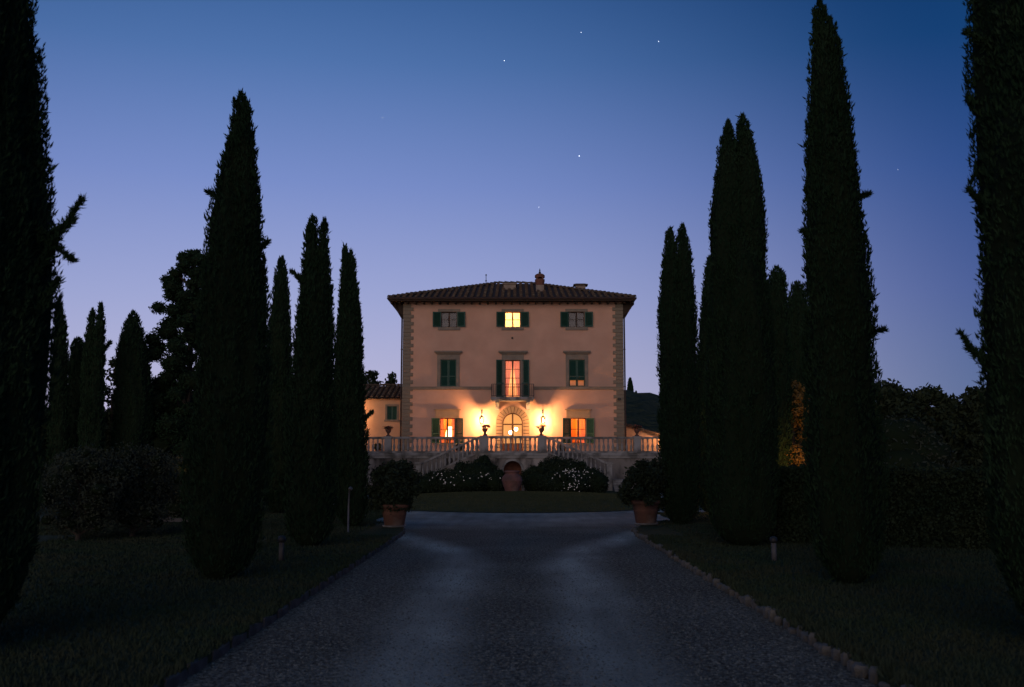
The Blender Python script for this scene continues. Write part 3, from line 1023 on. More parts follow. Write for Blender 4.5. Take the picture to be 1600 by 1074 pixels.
# hedge on the right
def hedge(label, x0, y0, x1, y1, wd, h, seed, n=26000, leaf=.045):
    o = empty('clipped_hedge', ((x0 + x1) / 2, (y0 + y1) / 2, 0), label, 'hedge')
    r = np.random.default_rng(seed)
    a = Vector((x1 - x0, y1 - y0, 0)); ln = a.length; a.normalize()
    nn = Vector((a.y, -a.x, 0))
    u = r.uniform(-ln / 2, ln / 2, n)
    f = r.random(n)
    v = np.where(f < .62, wd / 2 * np.sign(r.random(n) - .3), r.uniform(-wd / 2, wd / 2, n))
    z = np.where(f < .62, r.uniform(.02, h, n), h)
    z = z + np.where(z > h * .9, (vnoise(np.stack([u * 1.2, v, z], 1), seed) - .5) * .16, 0)
    P = np.stack([a.x * u + nn.x * v, a.y * u + nn.y * v, z], 1) + r.normal(0, .035, (n, 3))
    D = r.normal(0, 1, (n, 3)); D[:, 2] += .6
    V, F = sprays(P, D, np.full(n, leaf * 1.6), .32, 2, seed)
    link('foliage', np_mesh('foliage', V, F, M['hedge']), o)
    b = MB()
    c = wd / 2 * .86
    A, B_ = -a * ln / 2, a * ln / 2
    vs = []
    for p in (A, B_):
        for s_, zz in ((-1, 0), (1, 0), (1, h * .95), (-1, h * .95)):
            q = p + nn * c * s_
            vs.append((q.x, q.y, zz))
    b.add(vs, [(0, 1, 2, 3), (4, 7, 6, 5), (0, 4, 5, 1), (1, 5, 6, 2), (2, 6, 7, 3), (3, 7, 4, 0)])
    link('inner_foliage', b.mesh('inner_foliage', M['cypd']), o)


hedge('long clipped box hedge at right, waist high, running behind the tallest cypress', groundpt(1196, 19.5).x, 19.7, 13.5, 15.6, 1.1, 1.42, 5, n=34000)


# ================================================================== VILLA
YF = 66.0
FLOOR = 2.03      # terrace floor
fx = lambda px: at(px, 590, YF).x
fz = lambda py: at(800, py, YF).z
XL, XR = fx(630), fx(973.5)
XC = (XL + XR) / 2
HD = 14.0
villa = empty('villa', (XC, YF, 0), 'three-storey cream Tuscan villa with green shutters and hipped tile roof', 'villa')
EZ = fz(470)          # wall top / soffit level
ZB = 0.0

# openings in the facade: x0,x1,z0,z1 (pixels)
ops = []
for c in (701, 801, 901.5): ops.append((c - 12.5, c + 12.5, 511.5, 487.5))
for c in (700.5, 901.5): ops.append((c - 12.5, c + 12.5, 604.5, 562))
ops.append((789, 813, 621, 563))
for c in (699.5, 903): ops.append((c - 12, c + 12, 693, 653.5))
OPS = [(fx(a), fx(b), fz(c), fz(d)) for a, b, c, d in ops]
# arched door
DX = fx(801); DR = fx(817) - fx(801); DSP = fz(661.5)
door_op = (DX - DR, DX + DR, FLOOR, DSP + DR)
RV = 0.32
allops = OPS + [door_op]
xs = sorted(set([XL, XR] + [v for o in allops for v in o[:2]]))
zs = sorted(set([ZB, EZ] + [v for o in allops for v in o[2:]]))
wb = MB()
for i in range(len(xs) - 1):
    for j in range(len(zs) - 1):
        cx_, cz_ = (xs[i] + xs[i + 1]) / 2, (zs[j] + zs[j + 1]) / 2
        if any(o[0] < cx_ < o[1] and o[2] < cz_ < o[3] for o in allops): continue
        wb.add([(xs[i], YF, zs[j]), (xs[i + 1], YF, zs[j]), (xs[i + 1], YF, zs[j + 1]), (xs[i], YF, zs[j + 1])], [(0, 1, 2, 3)])
for (a, b_, c, d) in OPS:
    y0, y1 = YF, YF + RV
    wb.add([(a, y0, c), (a, y1, c), (a, y1, d), (a, y0, d)], [(0, 1, 2, 3)])
    wb.add([(b_, y0, c), (b_, y1, c), (b_, y1, d), (b_, y0, d)], [(3, 2, 1, 0)])
    wb.add([(a, y0, c), (b_, y0, c), (b_, y1, c), (a, y1, c)], [(0, 1, 2, 3)])
    wb.add([(a, y0, d), (b_, y0, d), (b_, y1, d), (a, y1, d)], [(3, 2, 1, 0)])
# arch spandrels + reveal
K = 20
arc = [(DX + DR * math.cos(math.pi * k / K), DSP + DR * math.sin(math.pi * k / K)) for k in range(K + 1)]
topz = DSP + DR
for k in range(K):
    (ax, az_), (bx, bz) = arc[k], arc[k + 1]
    wb.add([(ax, YF, az_), (ax, YF, topz), (bx, YF, topz), (bx, YF, bz)], [(0, 1, 2, 3)])
    wb.add([(ax, YF, az_), (bx, YF, bz), (bx, YF + RV, bz), (ax, YF + RV, az_)], [(0, 1, 2, 3)])
for sx in (-1, 1):
    x = DX + sx * DR
    wb.add([(x, YF, FLOOR), (x, YF + RV, FLOOR), (x, YF + RV, DSP), (x, YF, DSP)], [(0, 1, 2, 3)])
# side and back walls
wb.add([(XL, YF, ZB), (XL, YF + HD, ZB), (XL, YF + HD, EZ), (XL, YF, EZ)], [(3, 2, 1, 0)])
wb.add([(XR, YF, ZB), (XR, YF + HD, ZB), (XR, YF + HD, EZ), (XR, YF, EZ)], [(0, 1, 2, 3)])
wb.add([(XL, YF + HD, ZB), (XR, YF + HD, ZB), (XR, YF + HD, EZ), (XL, YF + HD, EZ)], [(3, 2, 1, 0)])
wb.build('wall', M['plaster'], villa)

# string course
sc = MB()
sc.box(XL - .03, fx(767.5), YF - .09, YF + .01, fz(609), fz(605))
sc.box(fx(834.5), XR + .03, YF - .09, YF + .01, fz(609), fz(605))
sc.box(XL - .02, fx(767.5), YF - .13, YF - .088, fz(605.8), fz(604.4))
sc.box(fx(834.5), XR + .02, YF - .13, YF - .088, fz(605.8), fz(604.4))
sc.build('string_course', M['serena'], villa)

# quoins
qh = (fz(475) - fz(710)) / 41
zq = fz(475)
wn, ww = fx(641) - fx(630), fx(645.3) - fx(630)
k = 0
qmeshes = {}
while zq - qh > FLOOR + .1:
    for side in (-1, 1):
        wq = ww if k % 2 else wn
        key = (side, k % 2)
        if key not in qmeshes:
            b = MB()
            g = .008
            d_ = .06
            x0, x1 = (0, wq) if side < 0 else (-wq, 0)
            out_ = -.05 if side < 0 else .05
            xa, xb = (x0 + out_, x1) if side < 0 else (x0, x1 + out_)
            b.box(xa, xb, -d_, .005, g, qh - g)
            b.box(xa + .02, xb - .02, -d_ - .012, -d_ + .001, g + .02, qh - g - .02)
            b.box(*( (xa, 0, .005, .5) if side < 0 else (0, xb, .005, .5)), g, qh - g)
            qmeshes[key] = b.mesh('quoin_stone', M['quoin'])
        o = link('quoin_stone', qmeshes[key], villa)
        o.location = ((XL if side < 0 else XR) - XC, random.uniform(-.012, .008), zq - qh)
    zq -= qh
    k += 1


def wframe(o, win, split=1, bars=(), m_=None, dep=.14, th=.05):
    """wooden frame with central mullion inside opening o (x0,x1,z0,z1)"""
    a, b_, c, d = o
    y0, y1 = YF + dep, YF + dep + .05
    m_ = m_ or M['wood']
    fb = MB()
    fb.box(a, a + th, y0, y1, c, d); fb.box(b_ - th, b_, y0, y1, c, d)
    fb.box(a + th, b_ - th, y0, y1, c, c + th); fb.box(a + th, b_ - th, y0, y1, d - th, d)
    mxx = (a + b_) / 2
    if split: fb.box(mxx - th * 1.05, mxx + th * 1.05, y0 - .012, y1, c + th, d - th)
    for z in bars:
        fb.box(a + th, mxx - th * .75, y0 + .01, y1 - .005, z - .02, z + .02)
        fb.box(mxx + th * .75, b_ - th, y0 + .01, y1 - .005, z - .02, z + .02)
    fb.build('window_frame', m_, win)
    for (p, q) in ((a + th, mxx - th * .75), (mxx + th * .75, b_ - th)):
        MB().add([(p, y1 - .02, c + th), (q, y1 - .02, c + th), (q, y1 - .02, d - th), (p, y1 - .02, d - th)], [(0, 1, 2, 3)]).build('pane', M['pane'], win)


def shutter(win, xh, width, z0, z1, side, ang, flap=False):
    """louvred leaf hinged at xh; side -1 = hangs to the left. ang: opening away from wall in degrees"""
    b = MB()
    t = .045
    W_ = width
    H_ = z1 - z0
    st = .07
    b.box(0, st, 0, t, 0, H_); b.box(W_ - st, W_, 0, t, 0, H_)
    b.box(st, W_ - st, 0, t, 0, st); b.box(st, W_ - st, 0, t, H_ - st, H_)
    zf = 0
    if H_ > 1.3:
        b.box(st, W_ - st, 0, t, H_ * .36, H_ * .36 + st)
    z = st
    while z < H_ - st - .02:
        if not (flap and z < H_ * .36 - .0 and z > st - .01):
            b.add([(st, .002, z), (W_ - st, .002, z), (W_ - st, t - .004, z + .05), (st, t - .004, z + .05)], [(0, 1, 2, 3)])
        z += .055
    me_ = b.mesh('shutter', M['green'])
    o = link('shutter', me_, win)
    wo = world_off(win)
    o.location = (xh - wo.x, YF - .055 - wo.y, z0 - wo.z)
    if side < 0:
        o.rotation_euler = (0, 0, math.pi + R(ang))
        o.location.y += .045
    else:
        o.rotation_euler = (0, 0, -R(ang))
    return o


def room(o, dpt, m_, z0=None, ext=.6):
    a, b_, c, d = o
    c = c - .5 if z0 is None else z0
    a -= ext; b_ += ext; d += .35
    y0, y1 = YF + RV + .002, YF + RV + dpt
    b = MB()
    b.add([(a, y1, c), (b_, y1, c), (b_, y1, d), (a, y1, d)], [(0, 1, 2, 3)])
    b.add([(a, y0, c), (a, y1, c), (a, y1, d), (a, y0, d)], [(0, 1, 2, 3)])
    b.add([(b_, y0, c), (b_, y1, c), (b_, y1, d), (b_, y0, d)], [(3, 2, 1, 0)])
    b.add([(a, y0, d), (a, y1, d), (b_, y1, d), (b_, y0, d)], [(0, 1, 2, 3)])
    b.add([(a, y0, c), (a, y1, c), (b_, y1, c), (b_, y0, c)], [(3, 2, 1, 0)])
    return b.build('room', m_, villa)


def lamp(name, loc, W_, col, rad=.05, parent=None):
    l = bpy.data.lights.new(name, 'POINT')
    l.energy = W_
    l.color = col
    l.shadow_soft_size = rad
    o = bpy.data.objects.new(name, l)
    COL.objects.link(o)
    o.location = loc
    if parent is not None:
        o.parent = parent
        o.location = Vector(loc) - world_off(parent)
    return o


def curtain(win, x0, x1, z0, z1, y, m_, pinch=None):
    """hanging pleated cloth; pinch=(z, side): gathered towards one side like a tied drape"""
    V, F = [], []
    nx, nz = 24, 14
    for j in range(nz + 1):
        z = z1 + (z0 - z1) * j / nz
        for i in range(nx + 1):
            q = i / nx
            xx0, xx1 = x0, x1
            if pinch:
                g = max(0, min(1, (j / nz) * 1.25)) ** 1.3
                if pinch > 0: xx0 = x0 + (x1 - x0) * .62 * g
                else: xx1 = x1 - (x1 - x0) * .62 * g
            V.append((xx0 + (xx1 - xx0) * q, y + .025 * math.sin(q * 22), z))
    for j in range(nz):
        for i in range(nx):
            p = j * (nx + 1) + i
            F.append((p, p + 1, p + nx + 2, p + nx + 1))
    wo = world_off(win)
    V = np.array(V) - np.array(wo)
    link('curtain', np_mesh('curtain', V, np.array(F), m_, True), win)


WARM = (1.0, 0.46, 0.19)
# --- top floor
for i, c in enumerate((701, 801, 901.5)):
    o = OPS[i]
    b = MB()
    b.box(fx(c - 17.5), fx(c + 17.5), YF - .06, YF + .005, fz(487.3), fz(483.2))
    lab = ['dark top-floor window on the left', 'lit top-floor window glowing pale yellow', 'dark top-floor window on the right'][i]
    win = tag(b.build('window', M['serena'], villa), lab)
    b = MB(); b.box(fx(c - 17.5), fx(c + 17.5), YF - .10, YF + .005, fz(516), fz(511.7))
    b.build('sill', M['serena'], win)
    wframe(o, win, 1, [(o[2] + o[3]) / 2], m_=M['wood'] if i == 1 else M['wood_unlit'])
    sw = fx(726.5) - fx(714) + .03
    shutter(win, o[0] - .01, sw, o[2] + .01, o[3] - .01, -1, 14)
    shutter(win, o[1] + .01, sw, o[2] + .01, o[3] - .01, 1, 14)
    if i == 1:
        room(o, 2.2, M['room'])
        lamp('ceiling_light', ((o[0] + o[1]) / 2 - .15, YF + RV + .9, o[3] + .05), 330, (1, .72, .36), .15, villa)
    else:
        MB().add([(o[0], YF + RV, o[2]), (o[1], YF + RV, o[2]), (o[1], YF + RV, o[3]), (o[0], YF + RV, o[3])], [(0, 1, 2, 3)]).build('curtain', M['skytint'], win)  # backing sheet rather than cloth, sky reflection painted into its colour


def cornice(b, x0, x1, zt, zb, pr):
    hgt = zt - zb
    b.box(x0, x1, YF - pr, YF + .005, zb + hgt * .55, zt)
    b.box(x0 + .07, x1 - .07, YF - pr * .7, YF + .005, zb + hgt * .22, zb + hgt * .548)
    b.box(x0 + .13, x1 - .13, YF - pr * .42, YF + .005, zb, zb + hgt * .218)


# --- middle floor
for i, c in enumerate((700.5, 901.5)):
    o = OPS[3 + i]
    b = MB()
    y = YF - .07
    b.box(fx(c - 17.5), o[0], y, YF + .005, o[2], fz(554.2))
    b.box(o[1], fx(c + 17.5), y, YF + .005, o[2], fz(554.2))
    b.box(o[0], o[1], y, YF + .005, o[3], fz(554.2))
    win = tag(b.build('window', M['serena'], villa), ['first-floor window left with both shutters closed', 'first-floor window right, shutters closed with lower flaps raised and lit'][i])
    b = MB(); cornice(b, fx(c - 21.5), fx(c + 21.5), fz(549), fz(554), .30)
    b.build('cornice', M['serena'], win)
    b = MB(); b.box(fx(c - 19), fx(c + 19), YF - .16, YF - .092, fz(608.5), fz(604.6))
    b.build('sill', M['serena'], win)
    mxx = (o[0] + o[1]) / 2
    hgt_ = o[3] - o[2]
    for s in (-1, 1):
        sh = shutter(win, (o[0] if s < 0 else o[1]), (o[1] - o[0]) / 2 - .004, o[2] + .01, o[3] - .005, s, 0, flap=(i == 1))
        # closed: leaf lies inside the opening
        sh.rotation_euler = (0, 0, 0)
        sh.location.x = (o[0] if s < 0 else mxx + .004) - XC
        sh.location.y = .05
        if i == 1:
            x0 = (o[0] if s < 0 else mxx + .004)
            wv = (o[1] - o[0]) / 2
            MB().box(x0 + .06, x0 + wv - .06, YF + .098, YF + .11, o[2] + hgt_ * .37, o[3] - .01).build('light_stop_board', M['green'], win)  # added board, keeps the lit room from showing through the louvres
            # raised lower flap, pushed outwards
            f = MB()
            f.add([(x0 + .06, YF + .04, o[2] + .62), (x0 + wv - .06, YF + .04, o[2] + .62), (x0 + wv - .06, YF - .28, o[2] + .40), (x0 + .06, YF - .28, o[2] + .40),
                   (x0 + .06, YF + .04, o[2] + .65), (x0 + wv - .06, YF + .04, o[2] + .65), (x0 + wv - .06, YF - .28, o[2] + .43), (x0 + .06, YF - .28, o[2] + .43)],
                  [(0, 3, 2, 1), (4, 5, 6, 7), (0, 1, 5, 4), (1, 2, 6, 5), (2, 3, 7, 6), (3, 0, 4, 7)])
            f.build('shutter_flap', M['green'], win)
    if i == 0:
        MB().add([(o[0], YF + .2, o[2]), (o[1], YF + .2, o[2]), (o[1], YF + .2, o[3]), (o[0], YF + .2, o[3])], [(0, 1, 2, 3)]).build('pane', M['skytint'], win)  # added dark sheet behind the closed louvres, not glass
    else:
        wframe(o, win, 1, [])
        room(o, 1.8, M['room'])
        lamp('room_light', ((o[0] + o[1]) / 2, YF + RV + .9, o[2] + 1.3), 20, WARM, .12, villa)

# balcony door
o = OPS[5]
b = MB(); y = YF - .07
b.box(fx(784), o[0], y, YF + .005, o[2], fz(554.2)); b.box(o[1], fx(818.5), y, YF + .005, o[2], fz(554.2)); b.box(o[0], o[1], y, YF + .005, o[3], fz(554.2))
win = tag(b.build('balcony_door', M['serena'], villa), 'lit balcony door with rosy tied-back curtains')
b = MB(); cornice(b, fx(779), fx(824.5), fz(549), fz(554), .30); b.build('cornice', M['serena'], win)
hgt = o[3] - o[2]
wframe(o, win, 1, [o[2] + hgt * f for f in (.28, .52, .76)])
sw = fx(828.5) - fx(815)
shutter(win, o[0] - .02, sw, o[2] + .01, o[3] + .02, -1, 12)
shutter(win, o[1] + .02, sw, o[2] + .01, o[3] + .02, 1, 12)
room(o, 2.4, M['room'], z0=o[2])
mxx = (o[0] + o[1]) / 2
curtain(win, o[0] + .04, mxx - .02, o[2] + .1, o[3] - .03, YF + .26, M['curtainr'], pinch=-1)
curtain(win, mxx + .02, o[1] - .04, o[2] + .1, o[3] - .03, YF + .26, M['curtainr'], pinch=1)
lamp('room_light', (mxx, YF + RV + 1.2, o[2] + 1.6), 110, (1, .56, .34), .15, villa)

# balcony
BX0, BX1 = fx(767.5), fx(834.5)
BP = 1.0
bz1, bz0 = fz(622), fz(627.5)
b = MB(); b.box(BX0, BX1, YF - BP, YF + .005, bz0 + .08, bz1); b.box(BX0 + .08, BX1 - .08, YF - BP + .08, YF + .004, bz0, bz0 + .078)
balc = b.build('balcony', M['stone'], villa)
for c in (777, 825):
    x = fx(c)
    b = MB()
    b.prism([(0, 0), (0, 0)], 0, 0) if False else None
    prof = [(0, 0), (-.85, 0), (-.85, -.12), (-.55, -.16), (-.28, -.3), (-.2, -.5), (0, -.55)]
    vs = [(x - .12, YF + py_, bz0 - .002 + pz) for py_, pz in prof] + [(x + .12, YF + py_, bz0 - .002 + pz) for py_, pz in prof]
    nP = len(prof)
    b.add(vs, [tuple(range(nP)), tuple(reversed(range(nP, 2 * nP)))] + [((i + 1) % nP, i, i + nP, (i + 1) % nP + nP) for i in range(nP)])
    b.build('corbel', M['stone'], balc)
rh = fz(602) - fz(622)
b = MB()
rz = bz1 + rh
for zz in (bz1 + .06, rz - .02):
    b.box(BX0 + .03, BX1 - .03, YF - BP + .04, YF - BP + .075, zz, zz + .035)
    b.box(BX0 + .03, BX0 + .065, YF - BP + .075, YF, zz, zz + .035)
    b.box(BX1 - .065, BX1 - .03, YF - BP + .075, YF, zz, zz + .035)
b.build('railing', M['iron'], balc)
nb_ = 23
bm_ = MB().tube([(0, 0, 0), (0, 0, rh - .06)], .012, 6).mesh('rail_bar', M['iron'])
wo = world_off(balc)
for k in range(nb_):
    o_ = link('rail_bar', bm_, balc)
    o_.location = (BX0 + .05 + (BX1 - BX0 - .1) * k / (nb_ - 1) - wo.x, YF - BP + .057 - wo.y, bz1 + .06)
for sx in (BX0 + .047, BX1 - .047):
    for k in range(1, 7):
        o_ = link('rail_bar', bm_, balc)
        o_.location = (sx - wo.x, YF - BP + .057 + k * .14 - wo.y, bz1 + .06)

# --- ground floor windows
for i, c in enumerate((699.5, 903)):
    o = OPS[6 + i]
    b = MB(); y = YF - .08
    b.box(fx(c - 18.5), fx(c + 18.5), y, YF + .005, o[3] + .02, fz(642))
    for s in (-1, 1):
        x = c + s * 17.3
        b.box(fx(x - 1.2), fx(x + 1.2), y - .02, YF + .004, o[3] + .02, fz(642.3))
    win = tag(b.build('window', M['arch'], villa), ['lit ground-floor window left with a glowing table lamp inside', 'lit ground-floor window right with orange curtains'][i])
    b = MB(); cornice(b, fx(c - 21), fx(c + 21), fz(639.6), fz(642), .20)
    b.build('cornice', M['arch'], win)
    b = MB(); b.box(fx(c - 16), fx(c + 16), YF - .14, YF + .005, o[2] - .12, o[2] - .002); b.build('sill', M['serena'], win)
    hgt = o[3] - o[2]
    wframe(o, win, 1, [o[2] + hgt * .15, o[2] + hgt * .56])
    sw = fx(724) - fx(711)
    shutter(win, o[0] - .01, sw, o[2] + .01, o[3] - .01, -1, 24 if i == 0 else 20)
    shutter(win, o[1] + .01, sw, o[2] + .01, o[3] - .01, 1, 20 if i == 0 else 24)
    room(o, 2.2, M['roomo'])
    mxx = (o[0] + o[1]) / 2
    if i == 0:
        zc = o[2] + hgt * .28
        ls = MB(); ls.lathe([(.30, 0), (.26, .3), (.17, .62), (.13, .66)], mxx + .12, YF + RV + .45, zc, 20)
        ls.build('lamp_shade', M['shade'], win)
        lb = MB(); lb.lathe([(.1, -.5), (.04, -.4), (.09, -.25), (.03, -.08), (.03, .0)], mxx + .12, YF + RV + .45, zc, 12); lb.build('lamp_base', M['terra'], win)
        curtain(win, o[0] + .03, o[0] + .24, o[2] + .02, o[3], YF + .27, M['curtaino'])
        curtain(win, o[1] - .22, o[1] - .03, o[2] + .02, o[3], YF + .27, M['curtaino'])
        lamp('room_light', (mxx - .1, YF + RV + 1.3, o[3] - .1), 85, (1, .48, .14), .15, villa)
    else:
        curtain(win, o[0] + .03, o[0] + .36, o[2] + .02, o[3], YF + .27, M['curtaino'])
        curtain(win, o[1] - .36, o[1] - .03, o[2] + .02, o[3], YF + .27, M['curtaino'])
        lamp('room_light', (mxx, YF + RV + .9, o[3] - .2), 130, (1, .50, .15), .15, villa)

# --- arched door
dr = empty('x', (0, 0, 0)); bpy.data.objects.remove(dr)
b = MB()
th = .07
yd0, yd1 = YF + .16, YF + .22
K = 24
ro, ri = DR - .004, DR - th
for k in range(K):
    a0, a1 = math.pi * k / K, math.pi * (k + 1) / K
    b.prism([(DX + ri * math.cos(a0), DSP + ri * math.sin(a0)), (DX + ro * math.cos(a0), DSP + ro * math.sin(a0)),
             (DX + ro * math.cos(a1), DSP + ro * math.sin(a1)), (DX + ri * math.cos(a1), DSP + ri * math.sin(a1))], yd0, yd1)
b.box(DX - ro, DX - ri, yd0, yd1, FLOOR, DSP); b.box(DX + ri, DX + ro, yd0, yd1, FLOOR, DSP)
b.box(DX - ri, DX + ri, yd0 - .01, yd1 + .01, fz(664.2), fz(662.2))
b.box(DX - .05, DX + .05, yd0 - .005, yd1, fz(662.2), DSP + ri)
b.box(DX - .06, DX + .06, yd0 - .005, yd1, FLOOR, fz(664.2))
for s in (-1, 1):
    b.box(DX + s * .06, DX + s * ri, yd0, yd1, FLOOR, FLOOR + .75)
door = tag(b.build('arched_door', M['wood'], villa), 'arched glazed double door glowing between the two wall lanterns')
for s in (-1, 1):
    x0, x1 = sorted((DX + s * .06, DX + s * ri))
    MB().add([(x0, yd1 - .02, FLOOR + .75), (x1, yd1 - .02, FLOOR + .75), (x1, yd1 - .02, fz(664.2)), (x0, yd1 - .02, fz(664.2))], [(0, 1, 2, 3)]).build('pane', M['pane'], door)
    angs = [math.pi / 2 * k / 8 for k in range(9)]
    P = [(DX + s * .05, fz(662.2))] + [(DX + s * ri * math.cos(a), max(fz(662.2), DSP + ri * math.sin(a))) for a in angs[:-1]] + [(DX + s * .05, DSP + ri)]
    MB().add([(x, yd1 - .02, z) for x, z in P], [tuple(range(len(P)))]).build('fanlight_pane', M['pane'], door)
dro = (DX - DR, DX + DR, FLOOR, DSP + DR)
room(dro, 4.0, M['room'], z0=FLOOR, ext=1.2)
for (px, py, dy) in ((797.6, 676, 1.6), (806.3, 671, 2.2)):
    p = at(px, py, YF + RV + dy)
    gl_ = MB()
    gl_.lathe([(.005, -.13), (.09, -.1), (.13, 0), (.09, .1), (.005, .13)], p.x, p.y, p.z, 14)
    gl_.build('globe_lamp', M['globe'], door, True)
    lamp('hall_light', (p.x, p.y - .25, p.z + .25), 80, (1, .66, .30), .12, villa)
# voussoirs and jamb stones
RO = fx(827.2) - fx(801)
nv = 13
for k in range(nv):
    a0, a1 = math.pi * (k + .07) / nv, math.pi * (k + 1 - .07) / nv
    poly = []
    for q in range(4):
        a = a0 + (a1 - a0) * q / 3
        poly.append((DX + RO * math.cos(a), DSP + RO * math.sin(a)))
    for q in range(4):
        a = a1 + (a0 - a1) * q / 3
        poly.append((DX + (DR + .012) * math.cos(a), DSP + (DR + .012) * math.sin(a)))
    MB().prism(poly, YF - .10 - (.03 if k == nv // 2 else 0), YF + .003).build('voussoir', M['arch'], door)
z = DSP
jh = (DSP - FLOOR) / 9
for k in range(9):
    for s in (-1, 1):
        xi = DX + s * (DR + .012)
        xo = DX + s * (RO if k % 2 == 0 else RO - .0)
        MB().box(xi, xo, YF - .10, YF + .003, z - jh + .022, z - .022).build('jamb_stone', M['arch'], door)
    z -= jh
# dark joint bed behind the stones
b = MB()
for s in (-1, 1):
    b.box(DX + s * (DR + .02), DX + s * (RO - .02), YF - .05, YF + .002, FLOOR, DSP)
for k in range(K):
    a0, a1 = math.pi * k / K, math.pi * (k + 1) / K
    b.prism([(DX + (DR + .02) * math.cos(a0), DSP + (DR + .02) * math.sin(a0)), (DX + (RO - .02) * math.cos(a0), DSP + (RO - .02) * math.sin(a0)),
             (DX + (RO - .02) * math.cos(a1), DSP + (RO - .02) * math.sin(a1)), (DX + (DR + .02) * math.cos(a1), DSP + (DR + .02) * math.sin(a1))], YF - .05, YF + .002)
b.build('joint_bed', M['joint'], door)

# --- small wall fittings
b = MB(); b.lathe([(.02, 0), (.06, .02), (.06, .1), (.02, .13)], fx(800.5), YF - .06, fz(530), 10); b.build('wall_sensor', M['iron'], villa)
b = MB(); b.box(fx(964), fx(969), YF - .28, YF - .062, fz(625.5), fz(622.5)); b.tube([(fx(966.5), YF - .06, fz(622)), (fx(966.5), YF - .2, fz(622))], .02, 6)
b.build('floodlight', M['iron'], villa)

# --- roof
YE = YF - 0.95
e0 = at(607.5, 466, YE); e1 = at(992, 466, YE)
EXL, EXR, ZE = e0.x, e1.x, e0.z + .02
YB = YF + HD + .95
AY = (YE + YB) / 2
AZ = at(800, 443.5, AY).z
RHL, RHR = XC - 1.1, XC + 1.1
b = MB()
A0, A1, B0, B1 = (EXL, YE, ZE), (EXR, YE, ZE), (EXL, YB, ZE), (EXR, YB, ZE)
T0, T1 = (RHL, AY, AZ), (RHR, AY, AZ)
b.add([A0, A1, B1, B0, T0, T1], [(0, 1, 5, 4), (1, 2, 5), (2, 3, 4, 5), (3, 0, 4)])
roof = b.build('roof', M['pan'], villa)
wr = world_off(roof)
# soffit, fascia boards
so_z = ZE - .14
b = MB()
b.add([(EXL + .05, YE + .05, so_z), (EXR - .05, YE + .05, so_z), (EXR - .05, YB - .05, so_z), (EXL + .05, YB - .05, so_z)], [(3, 2, 1, 0)])
b.box(EXL + .05, EXR - .05, YE + .02, YE + .05, so_z - .06, ZE - .02)
b.box(EXL + .02, EXL + .05, YE + .02, YB, so_z, ZE - .02)
b.box(EXR - .05, EXR - .02, YE + .02, YB, so_z, ZE - .02)
b.build('soffit', M['darkwood'], roof)
b = MB()
b.tube([(EXL - .02, YE - .05, ZE - .03), (EXR + .02, YE - .05, ZE - .03)], .07, 8)
b.tube([(EXL - .06, YE - .02, ZE - .03), (EXL - .06, YB, ZE - .03)], .07, 8)
b.tube([(EXR + .06, YE - .02, ZE - .03), (EXR + .06, YB, ZE - .03)], .07, 8)
b.build('gutter', M['copper'], roof)
raf = MB().box(-.06, .06, .22, .95, -.17, -.002).mesh('rafter', M['darkwood'])
nraf = 30
for k in range(nraf + 1):
    o_ = link('rafter', raf, roof)
    o_.location = (EXL + .12 + (EXR - EXL - .24) * k / nraf - wr.x, YE + .06 - wr.y, so_z)
# wooden brackets carrying the side eaves
WE = XL - EXL
bl = MB()
bl.add([(-WE + .1, -.07, -.16), (0, -.07, -1.02), (0, -.07, -.002), (-WE + .1, -.07, -.002), (-WE + .1, .07, -.16), (0, .07, -1.02), (0, .07, -.002), (-WE + .1, .07, -.002)],
       [(0, 1, 2, 3), (7, 6, 5, 4), (0, 4, 5, 1), (1, 5, 6, 2), (2, 6, 7, 3), (3, 7, 4, 0)])
bml = bl.mesh('eave_bracket', M['darkwood'])
br_ = MB(); br_.v = [(-x, y, z) for x, y, z in bl.v]; br_.f = [tuple(reversed(f)) for f in bl.f]
bmr = br_.mesh('eave_bracket', M['darkwood'])
for k in range(9):
    yy = YF + .12 + k * 1.7
    for m_, x in ((bml, XL - .003), (bmr, XR + .003)):
        o_ = link('eave_bracket', m_, roof)
        o_.location = (x - wr.x, yy - wr.y, so_z)


# roof tiles: half-round cover tiles, stepped every 0.42 m, one object per tile row of the front slope
def tile_row(mb, p0, p1, side_dir, nrm_, rad=.105):
    p0, p1 = Vector(p0), Vector(p1)
    d = (p1 - p0)
    ln = d.length
    if ln < .15: return
    d.normalize()
    s = Vector(side_dir).normalized()
    nn = Vector(nrm_).normalized()
    q = 0
    while q < ln:
        e = min(q + .46, ln + .02)
        j = random.uniform(-.012, .012)
        lift = random.uniform(0, .012)
        ring = []
        for (pos, rr, lf) in ((q, rad * 1.08, .035 + lift), (e, rad * .86, .0 + lift)):
            for a in range(6):
                t = math.pi * a / 5
                ring.append(p0 + d * pos + s * (rr * math.cos(t) + j) + nn * (rr * .85 * math.sin(t) + lf))
        mb.add(ring, [(a, a + 1, a + 7, a + 6) for a in range(5)] + [(5, 4, 3, 2, 1, 0)])
        q += .42


